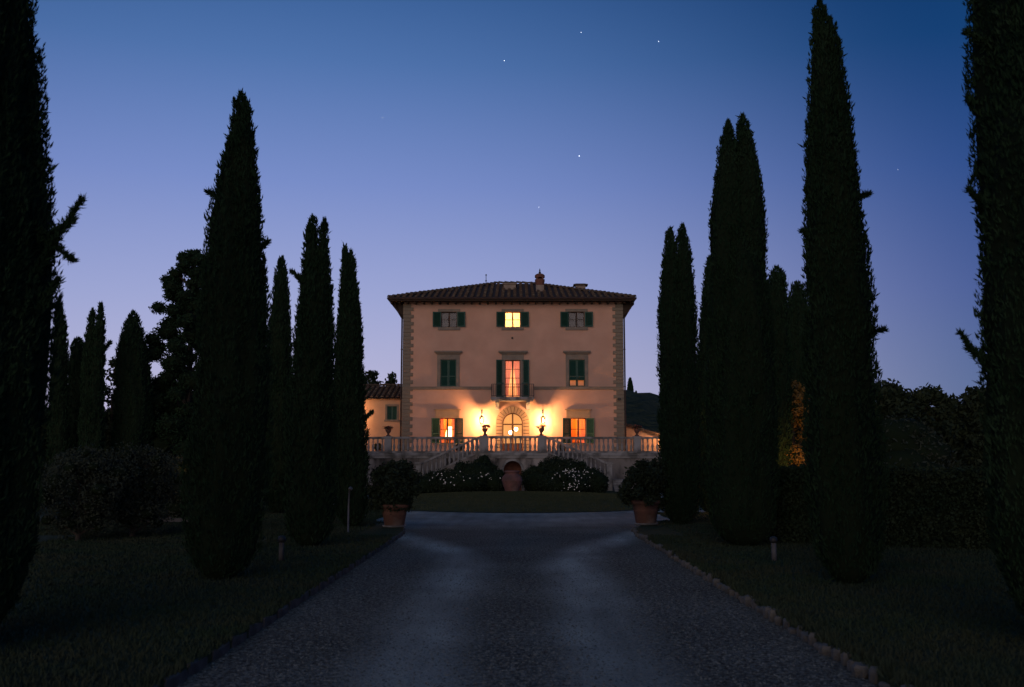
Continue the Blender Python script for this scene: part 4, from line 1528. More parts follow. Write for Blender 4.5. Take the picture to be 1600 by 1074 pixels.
front_n = Vector((0, -(AZ - ZE), AY - YE)).normalized()
ncol = 40
for k in range(ncol):
    x = EXL + .2 + (EXR - EXL - .4) * k / (ncol - 1)
    # length up the slope until the hip
    if x < RHL: f = (x - EXL) / (RHL - EXL)
    elif x > RHR: f = (EXR - x) / (EXR - RHR)
    else: f = 1
    mb = MB()
    tile_row(mb, (x, YE - .06, ZE + .01), (x, YE + (AY - YE) * f, ZE + (AZ - ZE) * f), (1, 0, 0), front_n)
    if mb.v: mb.build('tile_row', M['tile'], roof)
mb = MB()
for (ex, rx, sg) in ((EXL, RHL, -1), (EXR, RHR, 1)):
    nsd = Vector((sg * (AZ - ZE), 0, abs(rx - ex))).normalized()
    for k in range(38):
        y = YE + .2 + (YB - YE - .4) * k / 37
        f = (y - YE) / (AY - YE) if y < AY else (YB - y) / (YB - AY)
        tile_row(mb, (ex, y, ZE + .01), (ex + (rx - ex) * f, y, ZE + (AZ - ZE) * f), (0, 1, 0), nsd)
tag(mb.build('roof_tiles', M['tile'], roof), kind='stuff')
# ridge and hip tiles
rt = MB()
ring = []
for (pos, rr, lf) in ((0, .15, .05), (.44, .12, .01)):
    for a in range(7):
        t = math.pi * a / 6
        ring.append((pos, rr * math.cos(t), rr * .9 * math.sin(t) + lf))
rt.add(ring, [(a, a + 1, a + 8, a + 7) for a in range(6)] + [(6, 5, 4, 3, 2, 1, 0), (7, 8, 9, 10, 11, 12, 13)])
rtm = rt.mesh('ridge_tile', M['tile'])
for (pa, pb) in ((A0, T0), (A1, T1), (T0, T1)):
    pa, pb = Vector(pa), Vector(pb)
    d = pb - pa
    n_ = int(d.length / .4)
    rotq = d.to_track_quat('X', 'Z')
    for k in range(n_):
        o_ = link('ridge_tile', rtm, roof)
        o_.location = pa + d * (k / n_) - wr + Vector((0, 0, .02 + random.uniform(-.01, .01)))
        o_.rotation_euler = (rotq @ Matrix.Rotation(random.uniform(-.03, .03), 4, 'Z').to_quaternion()).to_euler()

# skylight
yy = YE + (AY - YE) * .62
zz = ZE + (AZ - ZE) * .62
b = MB(); x0, x1 = at(787, 452, yy).x, at(806, 452, yy).x
b.box(x0, x1, yy - .5, yy + .5, zz - .2, zz + .22); b.box(x0 - .08, x1 + .08, yy - .58, yy + .52, zz + .222, zz + .30)
tag(b.build('skylight', M['chim'], villa), 'low pale hatch on the roof')


def chimney(name, label, px0, px1, pyt, yy, frac, fancy):
    b = MB()
    x0, x1 = at(px0, 450, yy).x, at(px1, 450, yy).x
    xm, wd = (x0 + x1) / 2, (x1 - x0)
    zb = ZE + (AZ - ZE) * frac - .3
    if fancy:
        zs_ = at(800, 446.5, yy).z
        b.box(x0, x1, yy - wd / 2, yy + wd / 2, zb, zs_)
        c = tag(b.build(name, M['chim'], villa), label)
        b = MB()
        zc0, zc1 = zs_, at(800, 437, yy).z
        b.lathe([(wd * .5, 0), (wd * .53, .05), (wd * .62, (zc1 - zc0) * .72), (wd * .62, zc1 - zc0)], xm, yy, zc0 + .002, 12)
        b.build('chimney_pot', M['brick'], c)
        z2, z3 = zc1, at(800, 434.5, yy).z
        b = MB()
        for k in range(4):
            a = math.pi / 4 + k * math.pi / 2
            b.tube([(xm + wd * .5 * math.cos(a), yy + wd * .5 * math.sin(a), z2), (xm + wd * .5 * math.cos(a), yy + wd * .5 * math.sin(a), z3 + .02)], .07, 6)
        b.build('vent_post', M['brick'], c)
        z4 = at(800, 428, yy).z
        b = MB(); hh = z4 - z3
        b.lathe([(wd * .62, 0), (wd * .64, hh * .5), (wd * .56, hh * .75), (wd * .36, hh * .95), (.04, hh)], xm, yy, z3 + .002, 14)
        b.build('chimney_cap', M['brick'], c)
        b = MB(); b.lathe([(.07, 0), (.09, .08), (.04, .16), (.05, .22), (.005, at(800, 419.5, yy).z - z4)], xm, yy, z4 + .002, 8)
        b.build('finial', M['iron'], c)
    else:
        zt = at(800, 447, yy).z
        b.box(x0, x1, yy - wd * .4, yy + wd * .4, zb, zt)
        c = tag(b.build(name, M['chim'], villa), label)
        b = MB()
        e = .17
        b.box(x0 - e, x1 + e, yy - wd * .4 - e, yy + wd * .4 + e, zt + .002, zt + .06)
        zt2 = at(800, 443.2, yy).z
        b.add([(x0 - e, yy - wd * .4 - e, zt + .062), (x1 + e, yy - wd * .4 - e, zt + .062), (x1 + e, yy + wd * .4 + e, zt + .062), (x0 - e, yy + wd * .4 + e, zt + .062), (xm - .3, yy, zt2), (xm + .3, yy, zt2)],
              [(0, 1, 5, 4), (1, 2, 5), (2, 3, 4, 5), (3, 0, 4)])
        b.build('chimney_cap', M['tile'], c)
        b = MB()


chimney('chimney', 'tall round-capped chimney with a pointed finial', 837.3, 849.7, 420, YE + (AY - YE) * .45, .45, True)
chimney('chimney', 'low square chimney with a flat tiled cap', 899.3, 914.5, 443, AY - 1.0, .48, False)
b = MB()
p = at(759.5, 452, AY - 3); pt = at(759.5, 430, AY - 3)
b.tube([p - Vector((0, 0, .6)), pt], .025, 6)
for k, (q, wd) in enumerate(((.0, .10), (-.42, .10))):
    b.lathe([(.005, -.07), (.07, 0), (.005, .07)], pt.x, pt.y, pt.z + q, 8)
tag(b.build('antenna', M['iron'], villa), 'thin antenna mast on the roof')
b = MB(); p = at(735, 453, AY - 4); pt = at(735, 447.5, AY - 4); b.tube([p, pt], [.05, .03], 6); b.build('vent_pipe', M['iron'], villa)

# downpipes
for px, xw, s in ((628.2, XL, -1), (974.9, XR, 1)):
    x = xw + s * .13
    b = MB()
    b.tube([(x + s * .5, YF - .3, so_z), (x + s * .45, YF - .1, so_z - .35), (x, YF + .05, so_z - 1.1), (x, YF + .05, FLOOR + .02)], .055, 8)
    for zz in (4.2, 6.5, 9.0):
        b.box(x - s * .13, x + s * .07, YF + .02, YF + .08, zz, zz + .05)
    b.build('downpipe', M['copper'], villa)


# --- wall lanterns
def lantern(label, px, py, power, y=YF - .62, wall=YF):
    p = at(px, py, y)
    t_ = empty('wall_lantern', (p.x, wall, p.z), label, 'lantern', 'wall lanterns either side of the arched door')
    b = MB()
    b.tube([(p.x, wall - .0, p.z + .62), (p.x, wall - .25, p.z + .66), (p.x, y + .05, p.z + .62), (p.x, y, p.z + .52), (p.x, y, p.z + .34)], .014, 6)
    b.box(p.x - .06, p.x + .06, wall - .03, wall - .002, p.z + .48, p.z + .76)
    b.build('bracket', M['iron'], t_)
    b = MB()
    b.lathe([(.17, .20), (.165, .215), (.05, .33), (.03, .36), (.005, .4)], p.x, y, p.z, 6)
    b.build('cap', M['iron'], t_)
    b = MB()
    for k in range(6):
        a = k * math.pi / 3
        b.tube([(p.x + .10 * math.cos(a), y + .10 * math.sin(a), p.z - .2), (p.x + .155 * math.cos(a), y + .155 * math.sin(a), p.z + .2)], .006, 4)
    b.lathe([(.005, -.26), (.05, -.24), (.10, -.20), (.10, -.19)], p.x, y, p.z, 6)
    b.build('cage', M['iron'], t_)
    b = MB()
    b.lathe([(.098, -.19), (.15, .198)], p.x, y, p.z, 6, cap=False)
    b.build('glass', M['pane'], t_)
    b = MB(); b.lathe([(.005, -.09), (.03, -.06), (.04, .0), (.03, .05), (.005, .09)], p.x, y, p.z + .0, 12)
    bo = b.build('bulb', M['bulb'], t_)
    lamp('lantern_light', (p.x, y, p.z + .01), power, WARM, .055, t_)
    return t_


lantern('lit wrought-iron wall lantern left of the arched door', 752.5, 657.5, 2000)
lantern('lit wrought-iron wall lantern right of the arched door', 848.5, 657.5, 2000)

# ================================================================== ANNEX + OUTBUILDING
YA = 69.0
annex = empty('annex', (at(590, 700, YA).x, YA, 0), 'low annex with tiled roof adjoining the left side of the villa', 'house')
ax0, ax1 = at(505, 650, YA).x, XL - .25
az0, az1 = 0, at(800, 621, YA).z
sx0, sx1, sz0, sz1 = at(604.8, 650, YA).x, at(620.2, 650, YA).x, at(800, 656, YA).z, at(800, 635, YA).z
b = MB()
for (a, b_, c, d) in ((ax0, sx0, az0, az1), (sx1, ax1, az0, az1), (sx0, sx1, az0, sz0), (sx0, sx1, sz1, az1)):
    b.add([(a, YA, c), (b_, YA, c), (b_, YA, d), (a, YA, d)], [(0, 1, 2, 3)])
b.add([(ax0, YA, az0), (ax0, YA + 5, az0), (ax0, YA + 5, az1), (ax0, YA, az1)], [(3, 2, 1, 0)])
b.add([(ax1, YA, az0), (ax1, YA + 5, az0), (ax1, YA + 5, az1), (ax1, YA, az1)], [(0, 1, 2, 3)])
b.build('wall', M['plaster2'], annex)
b = MB()
fw = .13
b.box(sx0 - fw, sx0, YA - .05, YA + .1, sz0, sz1); b.box(sx1, sx1 + fw, YA - .05, YA + .1, sz0, sz1); b.box(sx0 - fw, sx1 + fw, YA - .05, YA + .1, sz1, sz1 + fw)
b.box(sx0 - .2, sx1 + .2, YA - .09, YA + .1, sz0 - .12, sz0)
win = b.build('window', M['serena'], annex)
for k in (0, 1):
    mb = MB()
    x0 = sx0 + (sx1 - sx0) / 2 * k + .003; x1 = sx0 + (sx1 - sx0) / 2 * (k + 1) - .003
    mb.box(x0, x0 + .06, YA + .03, YA + .07, sz0, sz1); mb.box(x1 - .06, x1, YA + .03, YA + .07, sz0, sz1)
    z = sz0
    while z < sz1 - .04:
        mb.add([(x0 + .06, YA + .035, z), (x1 - .06, YA + .035, z), (x1 - .06, YA + .065, z + .055), (x0 + .06, YA + .065, z + .055)], [(0, 1, 2, 3)])
        z += .055
    mb.build('shutter', M['green'], win)
az_r = at(800, 603.5, YA + 3.2).z
b = MB()
y0r = YA - .45
zer = at(800, 622, y0r).z
b.add([(ax0 - .3, y0r, zer), (ax1, y0r, zer), (ax1, YA + 3.2, az_r), (ax0 - .3, YA + 3.2, az_r), (ax1, YA + 5.4, zer), (ax0 - .3, YA + 5.4, zer)], [(0, 1, 2, 3), (3, 2, 4, 5)])
b.add([(ax0, y0r, zer - .03), (ax1, y0r, zer - .03), (ax1, YA + .02, zer - .03), (ax0, YA + .02, zer - .03)], [(3, 2, 1, 0)])
aroof = b.build('roof', M['pan'], annex)
nn = Vector((0, -(az_r - zer), 3.65)).normalized()
x = ax0 - .2
while x < ax1 - .05:
    mb = MB(); tile_row(mb, (x, y0r - .05, zer + .01), (x, YA + 3.2, az_r), (1, 0, 0), nn)
    mb.build('tile_row', M['tile'], aroof)
    x += .36
mb = MB(); tile_row(mb, (ax0 - .3, YA + 3.2, az_r + .03), (ax1, YA + 3.2, az_r + .03), (0, 1, 0), (0, 0, 1), .14)
mb.build('ridge_cover', M['tile'], aroof)
# lantern on the annex, behind the cypress
lantern('lit wall lantern on the annex, hidden behind the left cypress', 549, 652, 700, y=YA - .6, wall=YA)

YO = 68.5
shed = empty('outbuilding', (at(1005, 700, YO).x, YO, 0), 'low lean-to outbuilding with sloping tiled roof right of the villa', 'house')
ox0, ox1 = XR + .35, at(1072, 690, YO).x
oz0, oz1 = at(977, 665.5, YO).z, at(1072, 694, YO).z
b = MB()
b.add([(ox0, YO, 0), (ox1, YO, 0), (ox1, YO, oz1), (ox0, YO, oz0)], [(0, 1, 2, 3)])
b.add([(ox0, YO, 0), (ox0, YO + 4, 0), (ox0, YO + 4, oz0), (ox0, YO, oz0)], [(3, 2, 1, 0)])
b.add([(ox1, YO, 0), (ox1, YO + 4, 0), (ox1, YO + 4, oz1), (ox1, YO, oz1)], [(0, 1, 2, 3)])
b.build('wall', M['plaster2'], shed)
d = Vector((ox1 - ox0, 0, oz1 - oz0)); dn = Vector((-d.z, 0, d.x)).normalized()
b = MB()
q0, q1 = Vector((ox0, 0, oz0)), Vector((ox1, 0, oz1)) + d.normalized() * .3
for (a_, c_) in ((0, .07),):
    poly = [(q0 + dn * a_), (q1 + dn * a_), (q1 + dn * c_), (q0 + dn * c_)]
    b.prism([(p.x, p.z) for p in poly], YO - .25, YO + 4.2)
sroof = b.build('roof', M['tile'], shed)
for k in range(11):
    yy = YO - .2 + k * .4
    mb = MB(); tile_row(mb, q1 + Vector((0, yy, 0)) + dn * .07, q0 + Vector((0, yy, 0)) + dn * .07, (0, 1, 0), dn)
    mb.build('tile_row', M['tile'], sroof)
lantern('lit wall lantern on the outbuilding, behind the right cypress', 1046, 679, 700, y=YO - .7, wall=YO)

# ================================================================== TERRACE
YT = 56.0     # front of the terrace wall
YP = 54.4     # front of the projecting landing
tz = lambda py, Y=YT: at(800, py, Y).z
tx = lambda px, Y=YT: at(px, 700, Y).x
TX0, TX1 = tx(508), tx(1112)
PX0, PX1 = at(748, 700, YP).x, at(855, 700, YP).x
NX = at(801, 700, YP).x
terr = empty('terrace', (0, YT, 0), 'raised stone terrace with stained retaining wall in front of the villa', 'terrace')
# retaining wall left and right of landing, landing block with arched niche
b = MB()
b.box(TX0, PX0, YT, YT + .5, -.05, FLOOR - .02)
b.box(PX1, TX1, YT, YT + .5, -.05, FLOOR - .02)
b.box(PX0, PX0 + .3, YP, YT, -.05, FLOOR - .02)
b.box(PX1 - .3, PX1, YP, YT, -.05, FLOOR - .02)
nr_ = at(815, 700, YP).x - NX
nsp = tz(734.5, YP)
xa, xb = NX - nr_, NX + nr_
zt = FLOOR - .02
b.box(PX0 + .3, xa, YP, YP + .4, -.05, zt)
b.box(xb, PX1 - .3, YP, YP + .4, -.05, zt)
K = 16
arc = [(NX + nr_ * math.cos(math.pi * k / K), nsp + nr_ * math.sin(math.pi * k / K)) for k in range(K + 1)]
for k in range(K):
    (a_, z_a), (c_, z_c) = arc[k], arc[k + 1]
    b.prism([(c_, z_c), (a_, z_a), (a_, zt), (c_, zt)], YP, YP + .4)
b.build('retaining_wall', M['wall'], terr)
b = MB()
b.add([(xa, YP + .9, 0), (xb, YP + .9, 0), (xb, YP + .9, zt), (xa, YP + .9, zt)], [(0, 1, 2, 3)])
b.add([(xa, YP + .4, 0), (xa, YP + .9, 0), (xa, YP + .9, zt), (xa, YP + .4, zt)], [(0, 1, 2, 3)])
b.add([(xb, YP + .4, 0), (xb, YP + .9, 0), (xb, YP + .9, zt), (xb, YP + .4, zt)], [(3, 2, 1, 0)])
b.build('niche', M['brick'], terr)
b = MB()
for k in range(K):
    a0, a1 = math.pi * k / K, math.pi * (k + 1) / K
    r0, r1 = nr_, nr_ + .13
    b.prism([(NX + r0 * math.cos(a0), nsp + r0 * math.sin(a0)), (NX + r1 * math.cos(a0), nsp + r1 * math.sin(a0)), (NX + r1 * math.cos(a1), nsp + r1 * math.sin(a1)), (NX + r0 * math.cos(a1), nsp + r0 * math.sin(a1))], YP - .03, YP + .002)
b.build('arch_moulding', M['stone'], terr)
# paving (sheet) and cornice
b = MB()
b.add([(TX0, YT + .1, FLOOR), (TX1, YT + .1, FLOOR), (TX1, 74, FLOOR), (TX0, 74, FLOOR)], [(0, 1, 2, 3)])
b.add([(PX0, YP + .1, FLOOR + .001), (PX1, YP + .1, FLOOR + .001), (PX1, YT + .1, FLOOR + .001), (PX0, YT + .1, FLOOR + .001)], [(0, 1, 2, 3)])
b.build('paving', M['floor'], terr)
b = MB()
cz1, cz0 = FLOOR + .03, FLOOR - .26
for (a_, c_, y_) in ((TX0, PX0, YT), (PX1, TX1, YT), (PX0 - .06, PX1 + .06, YP)):
    b.box(a_, c_, y_ - .13, y_ + .12, cz0 + .14, cz1)
    b.box(a_ + .01, c_ - .01, y_ - .07, y_ + .1, cz0, cz0 + .138)
b.build('cornice', M['stone'], terr)

# balusters
BT = tz(682.8)         # rail top
def bal_mesh(h):
    s = h
    pr = [(.075, 0), (.075, .05), (.045, .08), (.05, .12), (.085, .28), (.088, .36), (.06, .50), (.038, .62), (.036, .72), (.055, .80), (.04, .84), (.05, .90), (.072, .93), (.072, 1)]
    b = MB(); b.lathe([(r_ * .88, z * s) for r_, z in pr], 0, 0, 0, 10)
    return b.mesh('baluster', M['stone'], True)


RAILH = .115
BASEH = .10
bh = BT - RAILH - FLOOR - .03 - BASEH
BM = bal_mesh(bh)
zb0 = FLOOR + .032
balus = empty('balustrade', (0, YT, FLOOR), 'long stone balustrade with vase-shaped balusters along the terrace edge', 'balustrade')
b = MB()
rb = MB()
yb = YT + .0
segs = [(TX0, tx(606.5) - .2, YT), (tx(606.5) + .2, PX0 + .01, YT), (PX1 - .01, tx(995.5) - .2, YT), (tx(995.5) + .2, TX1, YT)]
PPL, PPR = at(757.5, 700, YP).x, at(846, 700, YP).x
segs.append((PPL + .22, PPR - .22, YP + .02))
for (a_, c_, y_) in segs:
    rb.box(a_, c_, y_ - .12, y_ + .12, BT - RAILH + .035, BT)
    rb.box(a_, c_, y_ - .095, y_ + .095, BT - RAILH, BT - RAILH + .033)
    b.box(a_, c_, y_ - .1, y_ + .1, zb0, zb0 + BASEH)
# returns from landing to terrace line
rb.build('handrail', M['stone'], balus)
b.build('base_rail', M['stone'], balus)
pitch = 7.34 * YT / FPX
for si, (a_, c_, y_) in enumerate(segs):
    n_ = int(round((c_ - a_) / pitch))
    for k in range(n_):
        o_ = link('baluster', BM, balus)
        o_.location = (a_ + (k + .5) * (c_ - a_) / n_, y_ - YT, zb0 + BASEH - FLOOR)
ped = MB(); ph_ = BT + .03 - zb0
ped.box(-.2, .2, -.2, .2, 0, ph_ - .11); ped.box(-.24, .24, -.24, .24, ph_ - .108, ph_); ped.box(-.23, .23, -.23, .23, 0, .1)
PM = ped.mesh('pedestal', M['stone'])
for (x, y_) in ((tx(606.5), YT), (tx(995.5), YT), (PPL, YP + .02), (PPR, YP + .02)):
    o_ = link('pedestal', PM, balus)
    o_.location = (x, y_ - YT, zb0 - FLOOR)
# short piers where the stairs begin
for x in (PX0 + .12, PX1 - .12):
    o_ = link('pier', MB().box(-.1, .1, -.14, .14, 0, BT - zb0).mesh('pier', M['stone']), balus)
    o_.location = (x, YP + .02 - YT, zb0 - FLOOR)


# stairs
def staircase(side, label):
    xt = PX1 if side > 0 else PX0
    xbm = at(948, 700, YP).x if side > 0 else at(658, 700, YP).x
    zbm = .62
    t_ = empty('staircase', (xt, YP, 0), label, 'staircase', 'twin stairs down from the terrace')
    nst = 9
    run = (xbm - xt) / nst
    rise = (FLOOR - zbm) / nst
    wo = world_off(t_)
    for k in range(nst):
        x0, x1 = sorted((xt + run * k, xt + run * (k + 1)))
        zt_ = FLOOR - rise * (k + 1)
        MB().box(x0, x1 , YP + .22, YT - .01, zt_ - rise, zt_).build('step', M['stone'], t_)
    # solid parapet base (stringer) in front
    b = MB()
    pts = [(xt, FLOOR + .02), (xt, -.05), (xbm, -.05), (xbm, zbm + .02)]
    if side > 0: pts = pts[::-1]
    pts = pts if side < 0 else pts
    b.prism(pts, YP + .02, YP + .22)
    b.build('stringer_wall', M['wall'], t_)
    dz = (zbm - FLOOR)
    # sloping base rail and handrail
    def slope(name, z_off0, z_off1, y0, y1):
        q = MB()
        q.prism([(xt, FLOOR + z_off0), (xbm, zbm + z_off0), (xbm, zbm + z_off1), (xt, FLOOR + z_off1)] if side > 0 else
                [(xbm, zbm + z_off0), (xt, FLOOR + z_off0), (xt, FLOOR + z_off1), (xbm, zbm + z_off1)], y0, y1)
        q.build(name, M['stone'], t_)
    slope('base_rail', .022, .13, YP + .0, YP + .24)
    hr = BT - FLOOR
    slope('handrail', hr - .12, hr, YP - .01, YP + .25)
    nb2 = 13
    m2 = bal_mesh(hr - .12 - .13 + .04)
    for k in range(nb2):
        q = (k + .6) / nb2
        o_ = link('baluster', m2, t_)
        o_.location = (xt + (xbm - xt) * q - wo.x, .12, FLOOR + dz * q + .115)
    # newel
    b = MB(); xn = xbm + side * .13
    zn = zbm + hr
    b.box(xn - .15, xn + .15, YP - .03, YP + .27, -.05, zn - .1); b.box(xn - .2, xn + .2, YP - .08, YP + .32, zn - .098, zn + .0)
    b.build('newel_post', M['stone'], t_)
    # landing and lower steps facing the drive
    x0, x1 = sorted((xbm + side * .3, xbm + side * 1.5))
    MB().box(x0 - (0 if side > 0 else 0), x1, YP + .05, YT - .01, -.05, zbm - rise * .0).build('landing', M['stone'], t_)
    for k in range(4):
        zt_ = zbm - (k + 1) * zbm / 5
        MB().box(x0, x1, YP + .05 - .3 * (k + 1), YP + .05 - .3 * k, -.05, zt_).build('step', M['stone'], t_)


staircase(-1, 'left stone staircase with sloping balustrade descending beside the terrace wall')
staircase(1, 'right stone staircase with sloping balustrade and lower steps beside the big pot')


# urns with plants
def urn(label, x, y_, z, plant, seed, group='planted urns on the balustrade'):
    t_ = empty('planted_urn', (x, y_, z), label, 'urn', group)
    b = MB()
    b.lathe([(.13, 0), (.13, .05), (.06, .09), (.05, .14), (.08, .18), (.14, .26), (.16, .33), (.15, .35), (.18, .375), (.18, .39), (.13, .385)], 0, 0, 0, 16)
    link('urn', b.mesh('urn', M['terra'], True), t_)
    r = random.Random(seed)
    bl_ = []
    for k in range(14):
        a = k * 2.4
        rr = r.uniform(.03, .24)
        bl_.append((rr * math.cos(a), rr * math.sin(a), .47 + r.uniform(-.05, plant) * (1 - rr * 2), .09, .09, .07))
    V, F = leafcloud(500, .03, bl_, seed, .2)
    link('foliage', np_mesh('foliage', V, F, M['shrub']), t_)
    V, F = leafcloud(90, .035, [(x_, y2, z_ + .02, a_ * 1.1, b_ * 1.1, c_ * 1.1) for x_, y2, z_, a_, b_, c_ in bl_], seed + 1, .9)
    tag(link('flowers', np_mesh('flowers', V, F, M['redpetal']), t_), kind='stuff')


ut = BT + .03
urn('planted urn on the left pedestal beside the arched door', PPL, YP + .02, ut, .12, 3)
urn('planted urn on the right pedestal beside the arched door', PPR, YP + .02, ut, .12, 4)
urn('planted urn on the far left pedestal in front of the annex', tx(606.5), YT, ut, .05, 5)
urn('planted urn on the far right pedestal in front of the lean-to roof', tx(995.5), YT, ut, .16, 6)


def potted(name, label, loc, pot_r, pot_h, fol_r, fol_h, seed, leafm, n=6000, leaf=.05, group=None, saucer=True):
    t_ = empty(name, loc, label, 'potted plant', group)
    b = MB()
    r0 = pot_r
    pr = [(.70, 0), (.74, .06), (.86, .5), (.88, .52), (.885, .56), (.87, .58), (.95, .82), (1.06, .85), (1.09, .90), (1.08, .97), (1.02, 1.0), (.92, .99), (.9, .9)]
    b.lathe([(r_ * r0, z * pot_h + .03) for r_, z in pr], 0, 0, 0, 24)
    link('pot', b.mesh('pot', M['terra'], True), t_)
    if saucer:
        b = MB(); b.lathe([(r0 * .82, 0), (r0 * .88, .03), (r0 * .86, .045), (r0 * .7, .04)], 0, 0, 0, 20)
        link('saucer', b.mesh('saucer', M['stone'], True), t_)
    r = random.Random(seed)
    bl_ = []
    for k in range(30):
        a = k * 2.4
        q = (k + .5) / 30
        rr = fol_r * r.uniform(.25, .92) * math.sin(math.pi * (.28 + .62 * q)) ** .8
        bs = fol_r * r.uniform(.17, .34)
        bl_.append((rr * math.cos(a), rr * math.sin(a), pot_h + fol_h * (-.06 + .9 * q + r.uniform(-.05, .08)), bs, bs, bs * .85))
    V, F = leafcloud(n, leaf, bl_, seed, .3)
    link('foliage', np_mesh('foliage', V, F, leafm), t_)
    V, F = ico_blobs(bl_, .6, seed)
    b = MB()
    for k in range(5):
        a = k * 1.3
        b.tube([(.03 * math.cos(a), .03 * math.sin(a), pot_h * .8), (fol_r * .3 * math.cos(a), fol_r * .3 * math.sin(a), pot_h + fol_h * .5)], [.02, .01], 5)
    link('stems', b.mesh('stems', M['bark']), t_)
    return t_


gp = 'big terracotta pots at the end of the driveway'
pL = at(620, 822, 24.2); pR = at(1006, 819, 25.0)
potted('potted_shrub', 'leafy shrub in a big terracotta pot at the left corner of the driveway', (pL.x, 23.7, .07), .32, .50, .74, 1.12, 7, M['shrub'], 7000, .05, gp)
potted('potted_shrub', 'leafy shrub in a big terracotta pot at the right corner of the driveway', (pR.x, 24.6, .07), .34, .56, .72, 1.05, 9, M['shrub'], 7000, .05, gp)
# small plants on the terrace
gt = 'small potted plants on the terrace floor'
potted('potted_plant', 'small potted plant on the terrace below the lamp-lit left window', (at(717, 700, 64.8).x, 64.8, FLOOR), .17, .28, .3, .45, 11, M['shrub'], 900, .05, gt, False)
potted('potted_plant', 'small potted plant on the terrace by the orange-curtained right window', (at(878, 700, 64.8).x, 64.8, FLOOR), .17, .28, .3, .45, 12, M['shrub'], 900, .05, gt, False)
potted('potted_plant', 'small potted plant on the terrace in front of the annex', (at(591, 700, 66).x, 66, FLOOR), .2, .3, .3, .5, 13, M['shrub'], 900, .05, gt, False)

# oil jar
jp = groundpt(800, 48.6)
b = MB()
b.lathe([(.30, 0), (.31, .05), (.33, .12), (.47, .5), (.50, .66), (.475, .8), (.36, .93), (.30, .98), (.34, 1.02), (.37, 1.05), (.37, 1.10), (.32, 1.12), (.28, 1.08), (.27, .98)], 0, 0, 0, 32)
for zz, rr in ((.36, .425), (.62, .503)):
    b.lathe([(rr - .01, zz - .02), (rr + .018, zz), (rr - .006, zz + .03)], 0, 0, 0, 32, cap=False)
o_ = link('clay_jar', b.mesh('clay_jar', M['jar'], True))
o_.location = (jp.x, 48.9, .03)
tag(o_, 'large rosy terracotta oil jar standing before the arched niche', 'jar')


# flowering shrubs
def shrub(label, blobs_px, Y, seed, n, flower_boxes, nf):
    bl_ = []
    for (px, pyt, wpx, dy) in blobs_px:
        p = at(px, pyt, Y + dy)
        rx = wpx / 2 * Y / FPX
        hh = p.z
        bl_.append((p.x, Y + dy, hh * .45, rx, rx * .8, hh * .55))
    rs = random.Random(seed)
    big = list(bl_)
    for k in range(34):
        x, y, z, rx, ry, rz = rs.choice(big)
        a, e = rs.uniform(0, 6.28), rs.uniform(.1, 1.3)
        q = rs.uniform(.14, .30)
        bl_.append((x + rx * .92 * math.cos(a) * math.cos(e), y + ry * .92 * math.sin(a) * math.cos(e), z + rz * .95 * math.sin(e), q, q, q * .9))
    ctr = Vector((sum(b_[0] for b_ in bl_) / len(bl_), Y, 0))
    t_ = empty('flowering_shrub', ctr, label, 'shrub', 'white-flowering shrubs below the terrace')
    loc = [(a - ctr.x, b_ - ctr.y, c, d_, e, f) for a, b_, c, d_, e, f in bl_]
    V, F = leafcloud(n, .06, loc, seed, .75)
    V[:, 2] = np.maximum(V[:, 2], .0)
    link('foliage', np_mesh('foliage', V, F, M['shrub']), t_)
    V, F = ico_blobs(loc, .95, seed)
    link('inner_foliage', np_mesh('inner_foliage', V, F, M['cypd'], True), t_)
    # blossoms on the surface facing outwards
    r = np.random.default_rng(seed)
    P = []
    tries = 0
    while len(P) < nf and tries < 20000:
        tries += 1
        bx = flower_boxes[r.integers(len(flower_boxes))]
        px, py = r.normal((bx[0] + bx[1]) / 2, (bx[1] - bx[0]) / 4), r.normal((bx[2] + bx[3]) / 2, (bx[3] - bx[2]) / 4)
        best = None
        for (x, y, z, rx, ry, rz) in bl_:
            q = at(px, py, y)
            u = ((q.x - x) / rx) ** 2 + ((q.z - z) / rz) ** 2
            if u < .97:
                yy_ = y - ry * math.sqrt(1 - u)
                if best is None or yy_ < best[1]: best = (q.x, yy_ - .04, q.z)
        if best and best[2] > .1: P.append(best)
    P = np.array(P) - np.array(ctr)
    VV, FF, c = [], [], 0
    for p in P:
        s = r.uniform(.016, .036)
        base = np.array([(-1, 0, 0), (0, -.4, -1), (1, 0, 0), (0, -.4, 1), (0, -.8, 0)]) * s
        VV.append(base + p)
        FF += [(c, c + 1, c + 4), (c + 1, c + 2, c + 4), (c + 2, c + 3, c + 4), (c + 3, c, c + 4)]
        c += 5
    tag(link('blossoms', np_mesh('blossoms', np.concatenate(VV), np.array(FF), M['petal']), t_), kind='stuff')


shrub('dark shrub mound left of the jar with scattered white blossoms', [(668, 742, 60, 0), (700, 734, 70, .6), (738, 722, 72, 1.2), (755, 716, 40, 1.8), (770, 738, 50, .2), (720, 742, 80, -.4)], 50.5, 21, 16000,
      [(670, 700, 736, 752), (740, 780, 735, 750), (680, 740, 735, 760)], 46)
shrub('dark shrub mound right of the jar covered in white blossoms', [(842, 734, 54, .2), (868, 713, 62, 1.2), (893, 718, 60, .8), (918, 730, 56, .4), (930, 740, 40, 0), (880, 738, 84, -.4)], 50.5, 22, 17000,
      [(868, 905, 726, 750), (880, 930, 732, 748), (870, 915, 750, 768)], 90)

